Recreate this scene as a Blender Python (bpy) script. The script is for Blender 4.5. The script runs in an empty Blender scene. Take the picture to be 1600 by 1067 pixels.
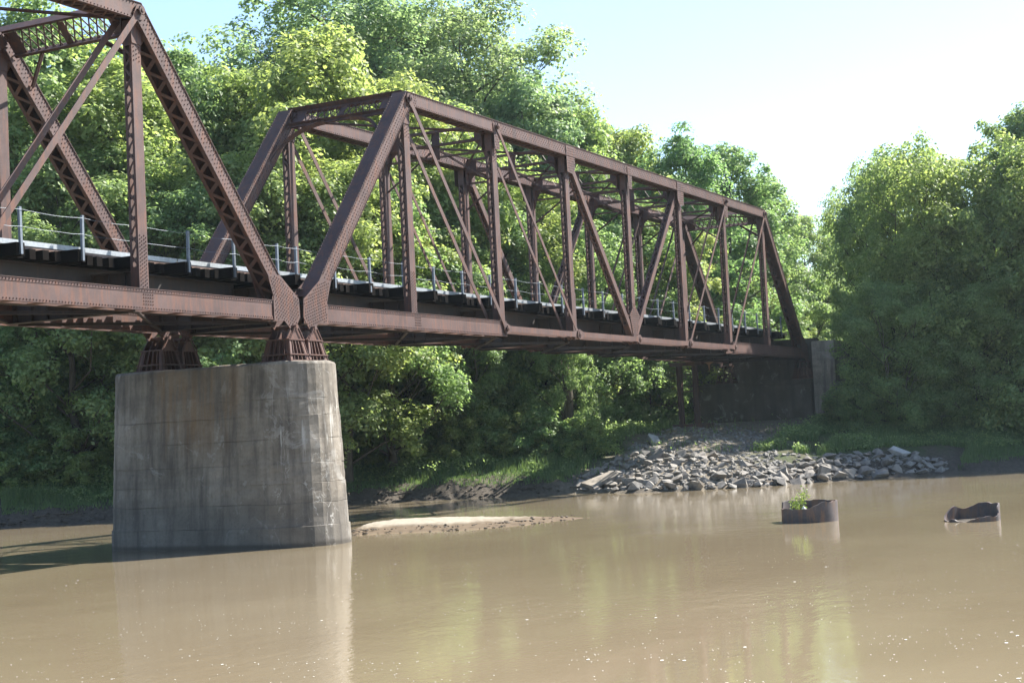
import bpy, bmesh, math, random
import numpy as np
from mathutils import Vector, Matrix

random.seed(7)
RNG = np.random.default_rng(11)
SC = bpy.context.scene
COL = SC.collection

# ------------------------------------------------------------------ camera
ZC = 7.6                                   # height of the bottom chord line above the water
F_PX = 2499.7
YAW, PITCH, ROLL = 1.10241528, 0.0587762, -0.0489933
CAM = np.array([-44.2577, -30.1377, -4.40115 + ZC])
def cam_axes():
    f = np.array([math.sin(YAW)*math.cos(PITCH), math.cos(YAW)*math.cos(PITCH), math.sin(PITCH)])
    r = np.array([math.cos(YAW), -math.sin(YAW), 0.0]); u = np.cross(r, f)
    c, s = math.cos(ROLL), math.sin(ROLL)
    return c*r+s*u, -s*r+c*u, f
CR, CU, CF = cam_axes()
cd = bpy.data.cameras.new('camera'); cam = bpy.data.objects.new('camera', cd); COL.objects.link(cam)
cd.sensor_width = 36.0; cd.lens = F_PX/1600*36.0; cd.clip_start = 0.1; cd.clip_end = 9000
cam.matrix_world = Matrix(((CR[0], CU[0], -CF[0], CAM[0]), (CR[1], CU[1], -CF[1], CAM[1]),
                           (CR[2], CU[2], -CF[2], CAM[2]), (0, 0, 0, 1)))
SC.camera = cam
# ------------------------------------------------------------------ light
SUN_AZ, SUN_EL = math.radians(123.5), math.radians(45.5)       # clockwise from +Y
w = bpy.data.worlds.new('World'); SC.world = w; w.use_nodes = True
nt = w.node_tree; bg = nt.nodes['Background']
sky = nt.nodes.new('ShaderNodeTexSky'); sky.sky_type = 'NISHITA'; sky.sun_disc = False
sky.sun_elevation = SUN_EL; sky.sun_rotation = SUN_AZ; sky.air_density = 1.0; sky.dust_density = .35; sky.ozone_density = 1.6
nt.links.new(sky.outputs[0], bg.inputs[0]); bg.inputs[1].default_value = 0.078
sd = bpy.data.lights.new('sun', 'SUN'); sun = bpy.data.objects.new('sun', sd); COL.objects.link(sun)
sd.energy = 5.0; sd.angle = math.radians(0.5); sd.color = (1.0, 0.95, 0.86)
to_sun = Vector((math.sin(SUN_AZ)*math.cos(SUN_EL), math.cos(SUN_AZ)*math.cos(SUN_EL), math.sin(SUN_EL)))
sun.rotation_euler = to_sun.to_track_quat('Z', 'Y').to_euler(); sun.location = (30, -60, 80)
SC.view_settings.view_transform = 'Standard'; SC.view_settings.look = 'None'
SC.view_settings.exposure = 1.9; SC.view_settings.gamma = 1.0
SC.render.engine = 'CYCLES'
SC.cycles.max_bounces = 6; SC.cycles.transparent_max_bounces = 6; SC.cycles.transmission_bounces = 4
SC.cycles.sample_clamp_indirect = 6.0
SC.cycles.use_denoising = True

# ------------------------------------------------------------------ helpers
def px_dir(px, py):
    return CF*F_PX + CR*(px-800) + CU*(533.5-py)
def px_plane(px, py, axis, val):
    d = px_dir(px, py); t = (val-CAM[axis])/d[axis]; return CAM+d*t
def px_depth(px, dist):
    """ground position under pixel column px at horizontal distance dist"""
    d = px_dir(px, 690); h = d[:2]/np.linalg.norm(d[:2]); return CAM[:2]+h*dist

class MB:
    def __init__(s): s.v = []; s.f = []
    def add(s, vs, fs):
        b = len(s.v); s.v.extend([tuple(map(float, v)) for v in vs]); s.f.extend([tuple(i+b for i in f) for f in fs])
    def obox(s, c, ax, ay, az, hx, hy, hz):
        c = np.array(c, float); ax = np.array(ax)*hx; ay = np.array(ay)*hy; az = np.array(az)*hz
        vs = [c+i*ax+j*ay+k*az for i in (-1, 1) for j in (-1, 1) for k in (-1, 1)]
        s.add(vs, [(0, 1, 3, 2), (4, 6, 7, 5), (0, 4, 5, 1), (2, 3, 7, 6), (0, 2, 6, 4), (1, 5, 7, 3)])
    def box(s, x0, x1, y0, y1, z0, z1):
        s.obox(((x0+x1)/2, (y0+y1)/2, (z0+z1)/2), (1, 0, 0), (0, 1, 0), (0, 0, 1), (x1-x0)/2, (y1-y0)/2, (z1-z0)/2)
    def bar(s, a, b, wid, thk, up=(0, 0, 1)):
        a = np.array(a, float); b = np.array(b, float); d = b-a; L = np.linalg.norm(d); d /= L
        n = np.array(up, float); n = n-d*(n@d); n /= np.linalg.norm(n); m = np.cross(n, d)
        s.obox((a+b)/2, d, m, n, L/2, wid/2, thk/2)
    def prism(s, poly, y0, y1):
        n = len(poly)
        a = sum(poly[i][0]*poly[(i+1) % n][1]-poly[(i+1) % n][0]*poly[i][1] for i in range(n))
        if a < 0: poly = poly[::-1]
        vs = [(x, y0, z) for x, z in poly]+[(x, y1, z) for x, z in poly]
        s.add(vs, [tuple(range(n)), tuple(range(2*n-1, n-1, -1))]+[(i, i+n, (i+1) % n+n, (i+1) % n) for i in range(n)])
    def cyl(s, a, b, r, n=12, r2=None):
        a = np.array(a, float); b = np.array(b, float); d = (b-a)/np.linalg.norm(b-a); r2 = r if r2 is None else r2
        t = np.array((0, 0, 1.)) if abs(d[2]) < .9 else np.array((1., 0, 0)); e = np.cross(d, t); e /= np.linalg.norm(e); g = np.cross(d, e)
        vs = [c+(e*math.cos(2*math.pi*i/n)+g*math.sin(2*math.pi*i/n))*rr for c, rr in ((a, r), (b, r2)) for i in range(n)]
        s.add(vs, [(i, (i+1) % n, (i+1) % n+n, i+n) for i in range(n)]+[tuple(range(n-1, -1, -1)), tuple(range(n, 2*n))])
    def tube(s, pts, rad, n=7, cap=True):
        pts = np.array(pts, float); k = len(pts); b = len(s.v); prev = None
        for i in range(k):
            d = pts[min(i+1, k-1)]-pts[max(i-1, 0)]; d /= max(1e-9, np.linalg.norm(d))
            if prev is None: prev = np.cross(d, (0.31, .9, .3))
            e = prev-d*(prev@d); e /= max(1e-9, np.linalg.norm(e)); prev = e; g = np.cross(d, e)
            for j in range(n):
                a = 2*math.pi*j/n; s.v.append(tuple(pts[i]+(e*math.cos(a)+g*math.sin(a))*rad[i]))
        for i in range(k-1):
            for j in range(n):
                s.f.append((b+i*n+j, b+i*n+(j+1) % n, b+(i+1)*n+(j+1) % n, b+(i+1)*n+j))
        if cap: s.f.append(tuple(b+(k-1)*n+j for j in range(n)))
    def rivets(s, pts, nrm, r=.025, h=.024):
        nrm = np.array(nrm, float); nrm /= np.linalg.norm(nrm)
        t = np.array((0, 0, 1.)) if abs(nrm[2]) < .8 else np.array((1., 0, 0)); e = np.cross(nrm, t); e /= np.linalg.norm(e); g = np.cross(nrm, e)
        for p in pts:
            p = np.array(p, float)
            ring = [e*math.cos(a)+g*math.sin(a) for a in (0, 1.2566, 2.5133, 3.7699, 5.0265)]
            s.add([p+q*r for q in ring]+[p+q*r*.5+nrm*h for q in ring], [(i, (i+1) % 5, (i+1) % 5+5, i+5) for i in range(5)]+[(5, 6, 7, 8, 9)])
    def mesh(s, name):
        m = bpy.data.meshes.new(name); m.from_pydata(s.v, [], s.f); m.update(); return m

def np_mesh(name, V, F, smooth=False):
    V = np.asarray(V, np.float32); F = np.asarray(F, np.int32); k = F.shape[1]
    m = bpy.data.meshes.new(name); m.vertices.add(len(V)); m.vertices.foreach_set('co', V.ravel())
    m.loops.add(F.size); m.loops.foreach_set('vertex_index', F.ravel())
    m.polygons.add(len(F)); m.polygons.foreach_set('loop_start', np.arange(0, F.size, k, dtype=np.int32))
    m.polygons.foreach_set('loop_total', np.full(len(F), k, np.int32))
    if smooth: m.polygons.foreach_set('use_smooth', np.ones(len(F), bool))
    m.update(calc_edges=True); m.validate(); return m

def link(name, mesh, mat=None, parent=None, loc=(0, 0, 0)):
    if isinstance(mesh, MB): mesh = mesh.mesh(name)
    if mat is not None and not mesh.materials: mesh.materials.append(mat)
    o = bpy.data.objects.new(name, mesh); COL.objects.link(o); o.location = loc
    if parent: o.parent = parent
    return o
def tag(o, label, cat, group=None):
    o['label'] = label; o['category'] = cat
    if group: o['group'] = group
    return o
def thing(name, label, cat, loc=(0, 0, 0), group=None):
    return tag(link(name, None, None, None, loc), label, cat, group)
def structure(o): o['kind'] = 'structure'; return o
def stuff(o, label=None, cat=None):
    o['kind'] = 'stuff'
    if label: o['label'] = label; o['category'] = cat
    return o
def smooth(o, ang=None):
    for p in o.data.polygons: p.use_smooth = True
    return o

# ------------------------------------------------------------------ materials
class NT:
    def __init__(s, name):
        s.m = bpy.data.materials.new(name); s.m.use_nodes = True; s.t = s.m.node_tree; s.b = s.t.nodes['Principled BSDF']
        s.out = s.t.nodes['Material Output']; s.co = s.t.nodes.new('ShaderNodeTexCoord'); s.obj = s.co.outputs['Object']
    def n(s, typ, **kw):
        nd = s.t.nodes.new(typ)
        for k, v in kw.items():
            if k.startswith('i_'): nd.inputs[k[2:]].default_value = v
            else: setattr(nd, k, v)
        return nd
    def l(s, a, b): s.t.links.new(a, b)
    def geo(s): return s.n('ShaderNodeNewGeometry').outputs['Position']
    def noise(s, scale, vec=None, detail=5, rough=.6, stretch=None, dist=0):
        nd = s.n('ShaderNodeTexNoise'); nd.inputs['Scale'].default_value = scale; nd.inputs['Detail'].default_value = detail
        nd.inputs['Roughness'].default_value = rough; nd.inputs['Distortion'].default_value = dist
        v = vec if vec is not None else s.obj
        if stretch:
            mp = s.n('ShaderNodeMapping'); mp.inputs['Scale'].default_value = stretch; s.l(v, mp.inputs[0]); v = mp.outputs[0]
        s.l(v, nd.inputs['Vector']); return nd.outputs['Fac']
    def ramp(s, fac, stops):
        nd = s.n('ShaderNodeValToRGB'); e = nd.color_ramp.elements
        while len(e) < len(stops): e.new(.5)
        for q, (p, c) in zip(e, stops): q.position = p; q.color = (*c, 1) if len(c) == 3 else c
        s.l(fac, nd.inputs[0]); return nd.outputs[0]
    def mix(s, fac, a, b, mode='MIX'):
        nd = s.n('ShaderNodeMix', data_type='RGBA', blend_type=mode)
        for sock, v in ((nd.inputs[0], fac), (nd.inputs[6], a), (nd.inputs[7], b)):
            if isinstance(v, (int, float)): sock.default_value = v
            elif isinstance(v, tuple): sock.default_value = (*v, 1) if len(v) == 3 else v
            else: s.l(v, sock)
        return nd.outputs[2]
    def math(s, op, a, b=None):
        nd = s.n('ShaderNodeMath', operation=op)
        for i, v in enumerate((a, b)):
            if v is None: continue
            if isinstance(v, (int, float)): nd.inputs[i].default_value = v
            else: s.l(v, nd.inputs[i])
        return nd.outputs[0]
    def bump(s, h, strength=.3, dist=.02):
        nd = s.n('ShaderNodeBump'); nd.inputs['Strength'].default_value = strength; nd.inputs['Distance'].default_value = dist
        s.l(h, nd.inputs['Height']); s.l(nd.outputs[0], s.b.inputs['Normal']); return nd
    def base(s, c, rough=.8, metal=0, spec=.3):
        if isinstance(c, tuple): s.b.inputs['Base Color'].default_value = (*c, 1)
        else: s.l(c, s.b.inputs['Base Color'])
        s.b.inputs['Roughness'].default_value = rough; s.b.inputs['Metallic'].default_value = metal
        s.b.inputs['Specular IOR Level'].default_value = spec; return s.m

def steel_material(name, a, b, c, rustamt=.5):
    t = NT(name); g = t.geo()
    big = t.noise(.9, g, 6, .65); fine = t.noise(14, g, 4, .6); streak = t.noise(3.0, g, 5, .6, stretch=(2.2, 2.2, .35))
    base = t.mix(t.ramp(big, [(.35, (0, 0, 0)), (.68, (1, 1, 1))]), a, b)
    base = t.mix(t.math('MULTIPLY', t.ramp(streak, [(.48, (0, 0, 0)), (.64, (1, 1, 1))]), rustamt), base, c)
    base = t.mix(t.math('MULTIPLY', t.ramp(fine, [(.45, (0, 0, 0)), (.75, (1, 1, 1))]), .3), base, tuple(x*.45 for x in a))
    bloom = t.noise(2.3, g, 8, .75, dist=.8)
    base = t.mix(t.math('MULTIPLY', t.ramp(bloom, [(.60, (0, 0, 0)), (.70, (1, 1, 1))]), .55), base, (a[0]*1.9, a[1]*1.25, a[2]*.75))
    t.bump(fine, .18, .01)
    return t.base(base, .62, 0, .35)
M_STEEL = steel_material('weathered_brown_steel', (.054, .031, .029), (.094, .058, .054), (.125, .054, .034), .75)
M_FLOOR = steel_material('dark_floor_steel', (.026, .020, .018), (.045, .034, .030), (.07, .036, .024), .4)  # darker brown steel for floor beams, stringers and bottom laterals
M_RUST = steel_material('orange_rust_steel', (.050, .026, .023), (.10, .052, .044), (.13, .055, .03), .6)
M_BRACKET = steel_material('sunlit_rust', (.30, .16, .09), (.40, .24, .15), (.42, .2, .08), .5)  # rust orange, lightened in the colour for sunlight on the bracket
M_CAIS = steel_material('river_stained_steel', (.050, .043, .045), (.12, .10, .098), (.19, .105, .06), .7)
t = NT('galvanized_steel'); M_GALV = t.base(t.ramp(t.noise(9, t.geo(), 4), [(.3, (.24, .26, .285)), (.7, (.36, .385, .41))]), .45, .4, .5)
t = NT('dull_galvanized_steel'); M_POST = t.base(t.ramp(t.noise(9, t.geo(), 4), [(.3, (.10, .12, .15)), (.7, (.155, .18, .215))]), .5, .3, .4)
t = NT('creosoted_timber'); nz = t.noise(6, t.geo(), 6, .7, stretch=(6, .8, 6)); t.bump(nz, .12, .01)
M_TIE = t.base(t.ramp(nz, [(.3, (.006, .005, .0045)), (.55, (.010, .0085, .008)), (.8, (.017, .015, .014))]), .95, 0, .02)
t = NT('worn_rail_steel'); M_RAIL = t.base(t.ramp(t.noise(5, t.geo(), 4), [(.3, (.16, .10, .075)), (.7, (.27, .2, .17))]), .45, .5, .5)

def concrete_material(name, dark=1.0, pier=False):
    t = NT(name); g = t.geo()
    big = t.noise(.55, g, 7, .68); fine = t.noise(9, g, 6, .7); streak = t.noise(1.6, g, 6, .62, stretch=(1.5, 1.5, .13)); patch = t.noise(.8, g, 9, .7, dist=1.2)
    layer = t.noise(1.0, g, 4, .6, stretch=(.15, .15, 1.6))
    c = t.ramp(big, [(.28, tuple(dark*x for x in (.115, .099, .082))), (.5, tuple(dark*x for x in (.205, .182, .152))), (.72, tuple(dark*x for x in (.29, .262, .226)))])
    c = t.mix(t.math('MULTIPLY', t.ramp(streak, [(.46, (0, 0, 0)), (.66, (1, 1, 1))]), .62), c, (.042, .037, .034))
    c = t.mix(t.math('MULTIPLY', t.ramp(layer, [(.5, (0, 0, 0)), (.7, (1, 1, 1))]), .35), c, (.085, .076, .068))
    c = t.mix(t.math('MULTIPLY', t.ramp(patch, [(.575, (0, 0, 0)), (.615, (1, 1, 1))]), .4), c, (.33, .32, .30))
    c = t.mix(t.math('MULTIPLY', t.ramp(fine, [(.5, (0, 0, 0)), (.72, (1, 1, 1))]), .35), c, (.05, .045, .04))
    if pier:
        sep = t.n('ShaderNodeSeparateXYZ'); t.l(g, sep.inputs[0]); X, Y, Z = sep.outputs
        def band(v, lo, hi, soft):
            mr = t.n('ShaderNodeMapRange', interpolation_type='SMOOTHSTEP'); mr.inputs[1].default_value = lo; mr.inputs[2].default_value = lo+soft; t.l(v, mr.inputs[0])
            mr2 = t.n('ShaderNodeMapRange', interpolation_type='SMOOTHSTEP'); mr2.inputs[1].default_value = hi-soft; mr2.inputs[2].default_value = hi; mr2.inputs[3].default_value = 1; mr2.inputs[4].default_value = 0; t.l(v, mr2.inputs[0])
            return t.math('MULTIPLY', mr.outputs[0], mr2.outputs[0])
        runs = t.noise(2.6, g, 5, .65, stretch=(1, 1, .07))
        rust = t.math('MULTIPLY', t.ramp(runs, [(.45, (0, 0, 0)), (.62, (1, 1, 1))]), t.math('MULTIPLY', band(Y, .6, 5.2, 1.2), band(Z, 2.4, 7.0, 1.8)))
        c = t.mix(t.math('MULTIPLY', rust, .62), c, (.15, .088, .04))
        # grime washed down the upper courses
        grime = t.math('MULTIPLY', t.ramp(runs, [(.40, (1, 1, 1)), (.60, (0, 0, 0))]), band(Z, 3.6, 7.5, 1.6))
        c = t.mix(t.math('MULTIPLY', grime, .42), c, (.032, .028, .026))
        # old flood line
        c = t.mix(t.math('MULTIPLY', band(Z, -1, 1.9, .9), .45), c, (.060, .058, .057))
        c = t.mix(t.math('MULTIPLY', band(Z, -2, .2, .12), .7), c, (.045, .04, .034))
        # lime runs and crazed cracks on the rounded nose
        wv = t.n('ShaderNodeTexVoronoi', feature='DISTANCE_TO_EDGE'); wv.inputs['Scale'].default_value = 1.15
        mp = t.n('ShaderNodeMapping'); mp.inputs['Scale'].default_value = (1.9, 1.9, .34)
        wob = t.n('ShaderNodeTexNoise'); wob.inputs['Scale'].default_value = 2.5; t.l(g, wob.inputs['Vector'])
        va = t.n('ShaderNodeVectorMath', operation='MULTIPLY_ADD'); va.inputs[1].default_value = (.7, .7, .7); t.l(wob.outputs['Color'], va.inputs[0]); t.l(g, va.inputs[2])
        t.l(va.outputs[0], mp.inputs[0]); t.l(mp.outputs[0], wv.inputs['Vector'])
        crack = t.ramp(wv.outputs['Distance'], [(.006, (1, 1, 1)), (.02, (0, 0, 0))])
        lime = t.ramp(t.noise(3.4, g, 5, .6, stretch=(1.6, 1.6, .14), dist=.5), [(.56, (0, 0, 0)), (.66, (1, 1, 1))])
        limem = t.math('MULTIPLY', t.math('MULTIPLY', lime, band(Z, 2.2, 5.6, 1.2)), band(Y, -3, .6, .7))
        crm = t.math('MULTIPLY', crack, t.math('MULTIPLY', band(Y, -3, .1, .5), t.ramp(t.noise(1.3, g, 4), [(.48, (0, 0, 0)), (.60, (1, 1, 1))])))
        c = t.mix(t.math('MULTIPLY', t.math('MAXIMUM', limem, crm), .5), c, (.52, .51, .48))
    hh = t.math('ADD', t.math('MULTIPLY', fine, .5), t.math('MULTIPLY', patch, .9))
    t.bump(hh, .45, .03)
    return t.base(c, .9, 0, .2)
M_PIER = concrete_material('pier_concrete', 1.0, True)
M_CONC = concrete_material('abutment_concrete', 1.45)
M_CONCD = concrete_material('recess_shade_concrete', .42)  # abutment concrete darkened in its colour to paint the recess shade

t = NT('muddy_water'); g = t.geo()
wv1 = t.noise(.9, g, 4, .55, stretch=(1.0, 1.5, 1), dist=.6); wv2 = t.noise(4.2, g, 3, .5, stretch=(.8, 1.6, 1)); wv3 = t.noise(.16, g, 3, .5)
calm = t.ramp(wv3, [(.38, (.2, .2, .2)), (.62, (1, 1, 1))])
hgt = t.math('MULTIPLY', t.math('ADD', t.math('MULTIPLY', wv1, 1.0), t.math('MULTIPLY', wv2, .45)), calm)
t.bump(hgt, .085, .12)
M_WATER = t.base(t.mix(t.ramp(t.noise(.07, g, 5, .6, stretch=(1, 2.2, 1)), [(.35, (0, 0, 0)), (.65, (1, 1, 1))]), (.168, .134, .087), (.198, .162, .107)), .07, 0, .5)
t.b.inputs['IOR'].default_value = 1.33

t = NT('bank_soil'); g = t.geo(); sep = t.n('ShaderNodeSeparateXYZ'); t.l(g, sep.inputs[0])
n1 = t.noise(.5, g, 7, .65); n2 = t.noise(5, g, 6, .7)
mud = t.ramp(n2, [(.3, (.045, .037, .03)), (.6, (.085, .073, .06)), (.8, (.14, .125, .105))])
soil = t.ramp(n2, [(.3, (.04, .036, .022)), (.6, (.085, .075, .045)), (.8, (.12, .11, .06))])
grn = t.ramp(n2, [(.3, (.025, .045, .012)), (.7, (.05, .085, .022))])
soil = t.mix(t.ramp(n1, [(.4, (0, 0, 0)), (.55, (1, 1, 1))]), soil, grn)
zz = t.math('ADD', sep.outputs[2], t.math('MULTIPLY', t.math('SUBTRACT', n1, .5), 1.6))
mr = t.n('ShaderNodeMapRange'); mr.inputs[1].default_value = .9; mr.inputs[2].default_value = 1.7; t.l(zz, mr.inputs[0])
dirt = t.ramp(n2, [(.3, (.10, .085, .065)), (.6, (.19, .165, .13)), (.8, (.28, .25, .20))])
def win(v, lo, hi):
    a = t.n('ShaderNodeMapRange'); a.inputs[1].default_value = lo-1.2; a.inputs[2].default_value = lo+1.2; t.l(v, a.inputs[0])
    b = t.n('ShaderNodeMapRange'); b.inputs[1].default_value = hi+1.2; b.inputs[2].default_value = hi-1.2; t.l(v, b.inputs[0]); return t.math('MULTIPLY', a.outputs[0], b.outputs[0])
gm = t.math('MULTIPLY', win(sep.outputs[0], 32, 56), win(t.math('ADD', sep.outputs[1], t.math('MULTIPLY', t.math('SUBTRACT', n1, .5), 4)), -2, 6.2))
t.bump(n2, .6, .12); M_SOIL = t.base(t.mix(gm, t.mix(mr.outputs[0], mud, soil), dirt), .95, 0, .15)

t = NT('dry_sand'); g = t.geo(); n2 = t.noise(7, g, 6, .7); t.bump(n2, .4, .03)
sep = t.n('ShaderNodeSeparateXYZ'); t.l(g, sep.inputs[0]); mr = t.n('ShaderNodeMapRange'); mr.inputs[1].default_value = .09; mr.inputs[2].default_value = .17
t.l(t.math('ADD', sep.outputs[2], t.math('MULTIPLY', t.math('SUBTRACT', t.noise(2.2, g, 5), .5), .16)), mr.inputs[0])
M_SAND = t.base(t.mix(mr.outputs[0], (.105, .080, .056), t.ramp(n2, [(.3, (.20, .178, .14)), (.7, (.28, .252, .21))])), .95, 0, .1)
t = NT('limestone_rock'); g = t.geo(); oi = t.n('ShaderNodeObjectInfo'); n2 = t.noise(4.5, g, 6, .7); t.bump(n2, .6, .05)
rc = t.ramp(n2, [(.3, (.12, .112, .103)), (.55, (.215, .203, .188)), (.8, (.32, .305, .285))])
M_ROCK = t.base(t.mix(t.math('MULTIPLY', oi.outputs['Random'], .5), rc, (.19, .165, .14)), .92, 0, .15)
t = NT('pale_boulder'); n2 = t.noise(3.5, t.geo(), 6, .7); t.bump(n2, .5, .05); M_PALE = t.base(t.ramp(n2, [(.3, (.27, .26, .25)), (.7, (.44, .43, .41))]), .9, 0, .15)
t = NT('grey_bark'); n2 = t.noise(5, t.geo(), 6, .7, stretch=(2, 2, .35)); t.bump(n2, .8, .06)
M_BARK = t.base(t.ramp(n2, [(.3, (.045, .037, .03)), (.6, (.11, .095, .078)), (.8, (.17, .15, .125))]), .92, 0, .1)
t = NT('foam'); M_FOAM = t.base((.62, .61, .58), .6)
t = NT('white_wrapper'); M_WHITE = t.base((.78, .78, .76), .6)

def leaf_material(name, dark, light, trans=.42):
    t = NT(name); geo = t.n('ShaderNodeNewGeometry'); oi = t.n('ShaderNodeObjectInfo')
    c = t.mix(geo.outputs['Random Per Island'], dark, light)
    c = t.mix(1.0, c, oi.outputs['Color'], 'MULTIPLY')
    hs = t.n('ShaderNodeHueSaturation'); t.l(c, hs.inputs['Color'])
    mr = t.n('ShaderNodeMapRange'); mr.inputs[3].default_value = .485; mr.inputs[4].default_value = .515; t.l(oi.outputs['Random'], mr.inputs[0]); t.l(mr.outputs[0], hs.inputs['Hue'])
    c = hs.outputs[0]
    t.base(c, .5, 0, .35)
    tr = t.n('ShaderNodeBsdfTranslucent'); tc = t.mix(1.0, c, (1.35, 1.35, .9), 'MULTIPLY'); t.l(tc, tr.inputs['Color'])
    mx = t.n('ShaderNodeMixShader'); mx.inputs[0].default_value = trans
    t.l(t.b.outputs[0], mx.inputs[1]); t.l(tr.outputs[0], mx.inputs[2]); t.l(mx.outputs[0], t.out.inputs['Surface'])
    return t.m
M_LEAF = leaf_material('broad_leaf', (.145, .218, .095), (.285, .362, .170), .58)
M_GRASS = leaf_material('grass_blade', (.08, .14, .055), (.16, .22, .09), .4)

# ------------------------------------------------------------------ terrain
SHORE = np.array([(-700, 905), (-120, 192), (12.8, 26.5), (16, 22.8), (28.6, 14.8), (32.6, 5.4), (30.4, 0.8), (34, -4.6), (43.0, -11.3), (46, -17), (75, -62), (800, -1100)], float)
def shore_dist(X, Y):
    best = np.full(np.shape(X), 1e18); sgn = np.zeros(np.shape(X))
    for a, b in zip(SHORE[:-1], SHORE[1:]):
        d = b-a; L2 = d@d; tt = np.clip(((X-a[0])*d[0]+(Y-a[1])*d[1])/L2, 0, 1)
        ex = X-(a[0]+tt*d[0]); ey = Y-(a[1]+tt*d[1]); q = ex*ex+ey*ey
        cr = -(d[0]*ey-d[1]*ex)
        m = (q < best-1e-9); sgn = np.where(m, np.sign(d[0]*(Y-a[1])-d[1]*(X-a[0])), sgn); best = np.where(m, q, best)
    return np.sqrt(best)*np.where(sgn > 0, 1, -1)
def vnoise(X, Y, s, seed=0):
    x = np.asarray(X, float)/s; y = np.asarray(Y, float)/s; xi = np.floor(x); yi = np.floor(y); fx = x-xi; fy = y-yi
    fx = fx*fx*(3-2*fx); fy = fy*fy*(3-2*fy)
    h = lambda a, b: np.modf(np.abs(np.sin(a*127.1+b*311.7+seed*74.7)*43758.5453))[0]
    return (h(xi, yi)*(1-fx)+h(xi+1, yi)*fx)*(1-fy)+(h(xi, yi+1)*(1-fx)+h(xi+1, yi+1)*fx)*fy
def terrain(X, Y):
    X = np.asarray(X, float); Y = np.asarray(Y, float); d = shore_dist(X, Y)
    cut = np.interp(d, [-75.5, -73.5, -60, -12, -3, 0, .5, 1.1, 2.2, 4, 9, 16, 30, 60], [2.2, .3, -1.6, -1.8, -.8, -.03, .25, .75, 1.0, 1.35, 2.55, 3.3, 3.9, 4.3])
    rip = np.interp(d, [-75.5, -73.5, -60, -12, -3, 0, 5, 10, 20, 24, 60], [2.2, .3, -1.6, -1.8, -1.2, -.1, 1.55, 2.5, 3.7, 3.9, 4.3])
    k = np.clip((7-Y)/4, 0, 1)*np.clip((Y+15)/3, 0, 1); k = np.where(d > -30, k, 0)
    z = cut*(1-k)+rip*k
    amp = np.clip((d-.1)/4, 0, 1)
    z = z+amp*((vnoise(X, Y, 5.0, 1)-.5)*.7+(vnoise(X, Y, 1.3, 2)-.5)*.28)+np.clip(1-np.abs(d-1.2)/1.8, 0, 1)*((vnoise(X, Y, 1.1, 5)-.5)*.30+(vnoise(X, Y, .42, 6)-.5)*.42)
    # railway embankment behind the abutments
    e = np.clip((X-58.4)/2.2, 0, 1); side = np.clip((9.2-np.abs(Y-2.6))/5.5, 0, 1); z = np.where(side*e > 0, np.maximum(z, z+(ZC+.95-z)*side*e), z)
    e = np.clip((-60.0-X)/2.2, 0, 1); z = np.where(side*e > 0, np.maximum(z, z+(ZC+.95-z)*side*e), z)
    return z
def grow(a, b, step, lim, f=1.16):
    c = list(np.arange(a, b+.01, step)); s = step; x = b
    while x < lim: s *= f; x += s; c.append(x)
    s = step; x = a
    while x > -lim: s *= f; x -= s; c.insert(0, x)
    return np.array(c)
gx = grow(8, 62, .3, 3200, 1.12); gy = grow(-20, 30, .3, 3200, 1.12)
GX, GY = np.meshgrid(gx, gy, indexing='ij'); GZ = terrain(GX, GY)
nx, ny = GX.shape; ii = np.arange(nx*ny).reshape(nx, ny)
ground = link('ground', np_mesh('ground', np.stack([GX, GY, GZ], -1).reshape(-1, 3), np.stack([ii[:-1, :-1], ii[1:, :-1], ii[1:, 1:], ii[:-1, 1:]], -1).reshape(-1, 4), True), M_SOIL); structure(ground)
mb = MB(); mb.add([(-3200, -3200, 0), (3200, -3200, 0), (3200, 3200, 0), (-3200, 3200, 0)], [(0, 1, 2, 3)])
structure(link('river', mb, M_WATER))
def tz(x, y): return float(terrain(np.array([x]), np.array([y]))[0])
def px_ground(px, py):
    d = px_dir(px, py); d = d/np.linalg.norm(d); s = np.arange(45, 140, .1); P = CAM+s[:, None]*d
    k = np.nonzero(P[:, 2] <= np.maximum(terrain(P[:, 0], P[:, 1]), -.02))[0]
    return P[k[0]] if len(k) else P[-1]

# sandbar : long low lens with a cut edge facing the current
near = [px_plane(a, b, 2, 0)[:2] for a, b in ((546, 837), (575, 834), (640, 831), (700, 829), (760, 825), (820, 820), (870, 814), (922, 809))]
far = [px_plane(a, b, 2, 0)[:2] for a, b in ((552, 827), (590, 817), (650, 812), (710, 810), (760, 809), (820, 808), (870, 807.5), (926, 808))]
V = []; nu, nv = 120, 26
for i in range(nu+1):
    q = i/nu*7; k = min(6, int(q)); fr = q-k; a = near[k]*(1-fr)+near[k+1]*fr; b = far[k]*(1-fr)+far[k+1]*fr
    hmax = .27*math.sin(math.pi*min(1, .12+.88*(1-i/nu)))**.6*(1-i/nu)**.35+.02
    for j in range(nv+1):
        v = j/nv; jit = .22*(float(vnoise(i*.6, 0, 2.1, 3))-.5) if j < 12 else 0
        x, y = a*(1-v)+b*v+np.array((jit, -jit*.3))*(1-v)
        x += .1*(float(vnoise(i, 1, 3.1, 31))-.5)*(j < 9); c1_ = .16+.14*float(vnoise(i, 3, 9, 4))+.03*float(vnoise(i, 5, 2, 4)); lf = 1-i/nu; st = .34*min(1, v/.03)*(.35+.65*lf)+.05*min(1, v/.2)+(.44*lf+.08)*min(1, max(0, (v-c1_)/.03))+.17*min(1, max(0, (v-.25)/.4))
        prof = st*min(1, (1-v)/.35)**.8
        V.append((x, y, -.02+hmax*1.25*prof+.05*(float(vnoise(x, y, .35, 9))-.5)*(prof > .1)+.03*(float(vnoise(x, y, .14, 19))-.5)*(prof > .1)))
ii = np.arange((nu+1)*(nv+1)).reshape(nu+1, nv+1)
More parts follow.
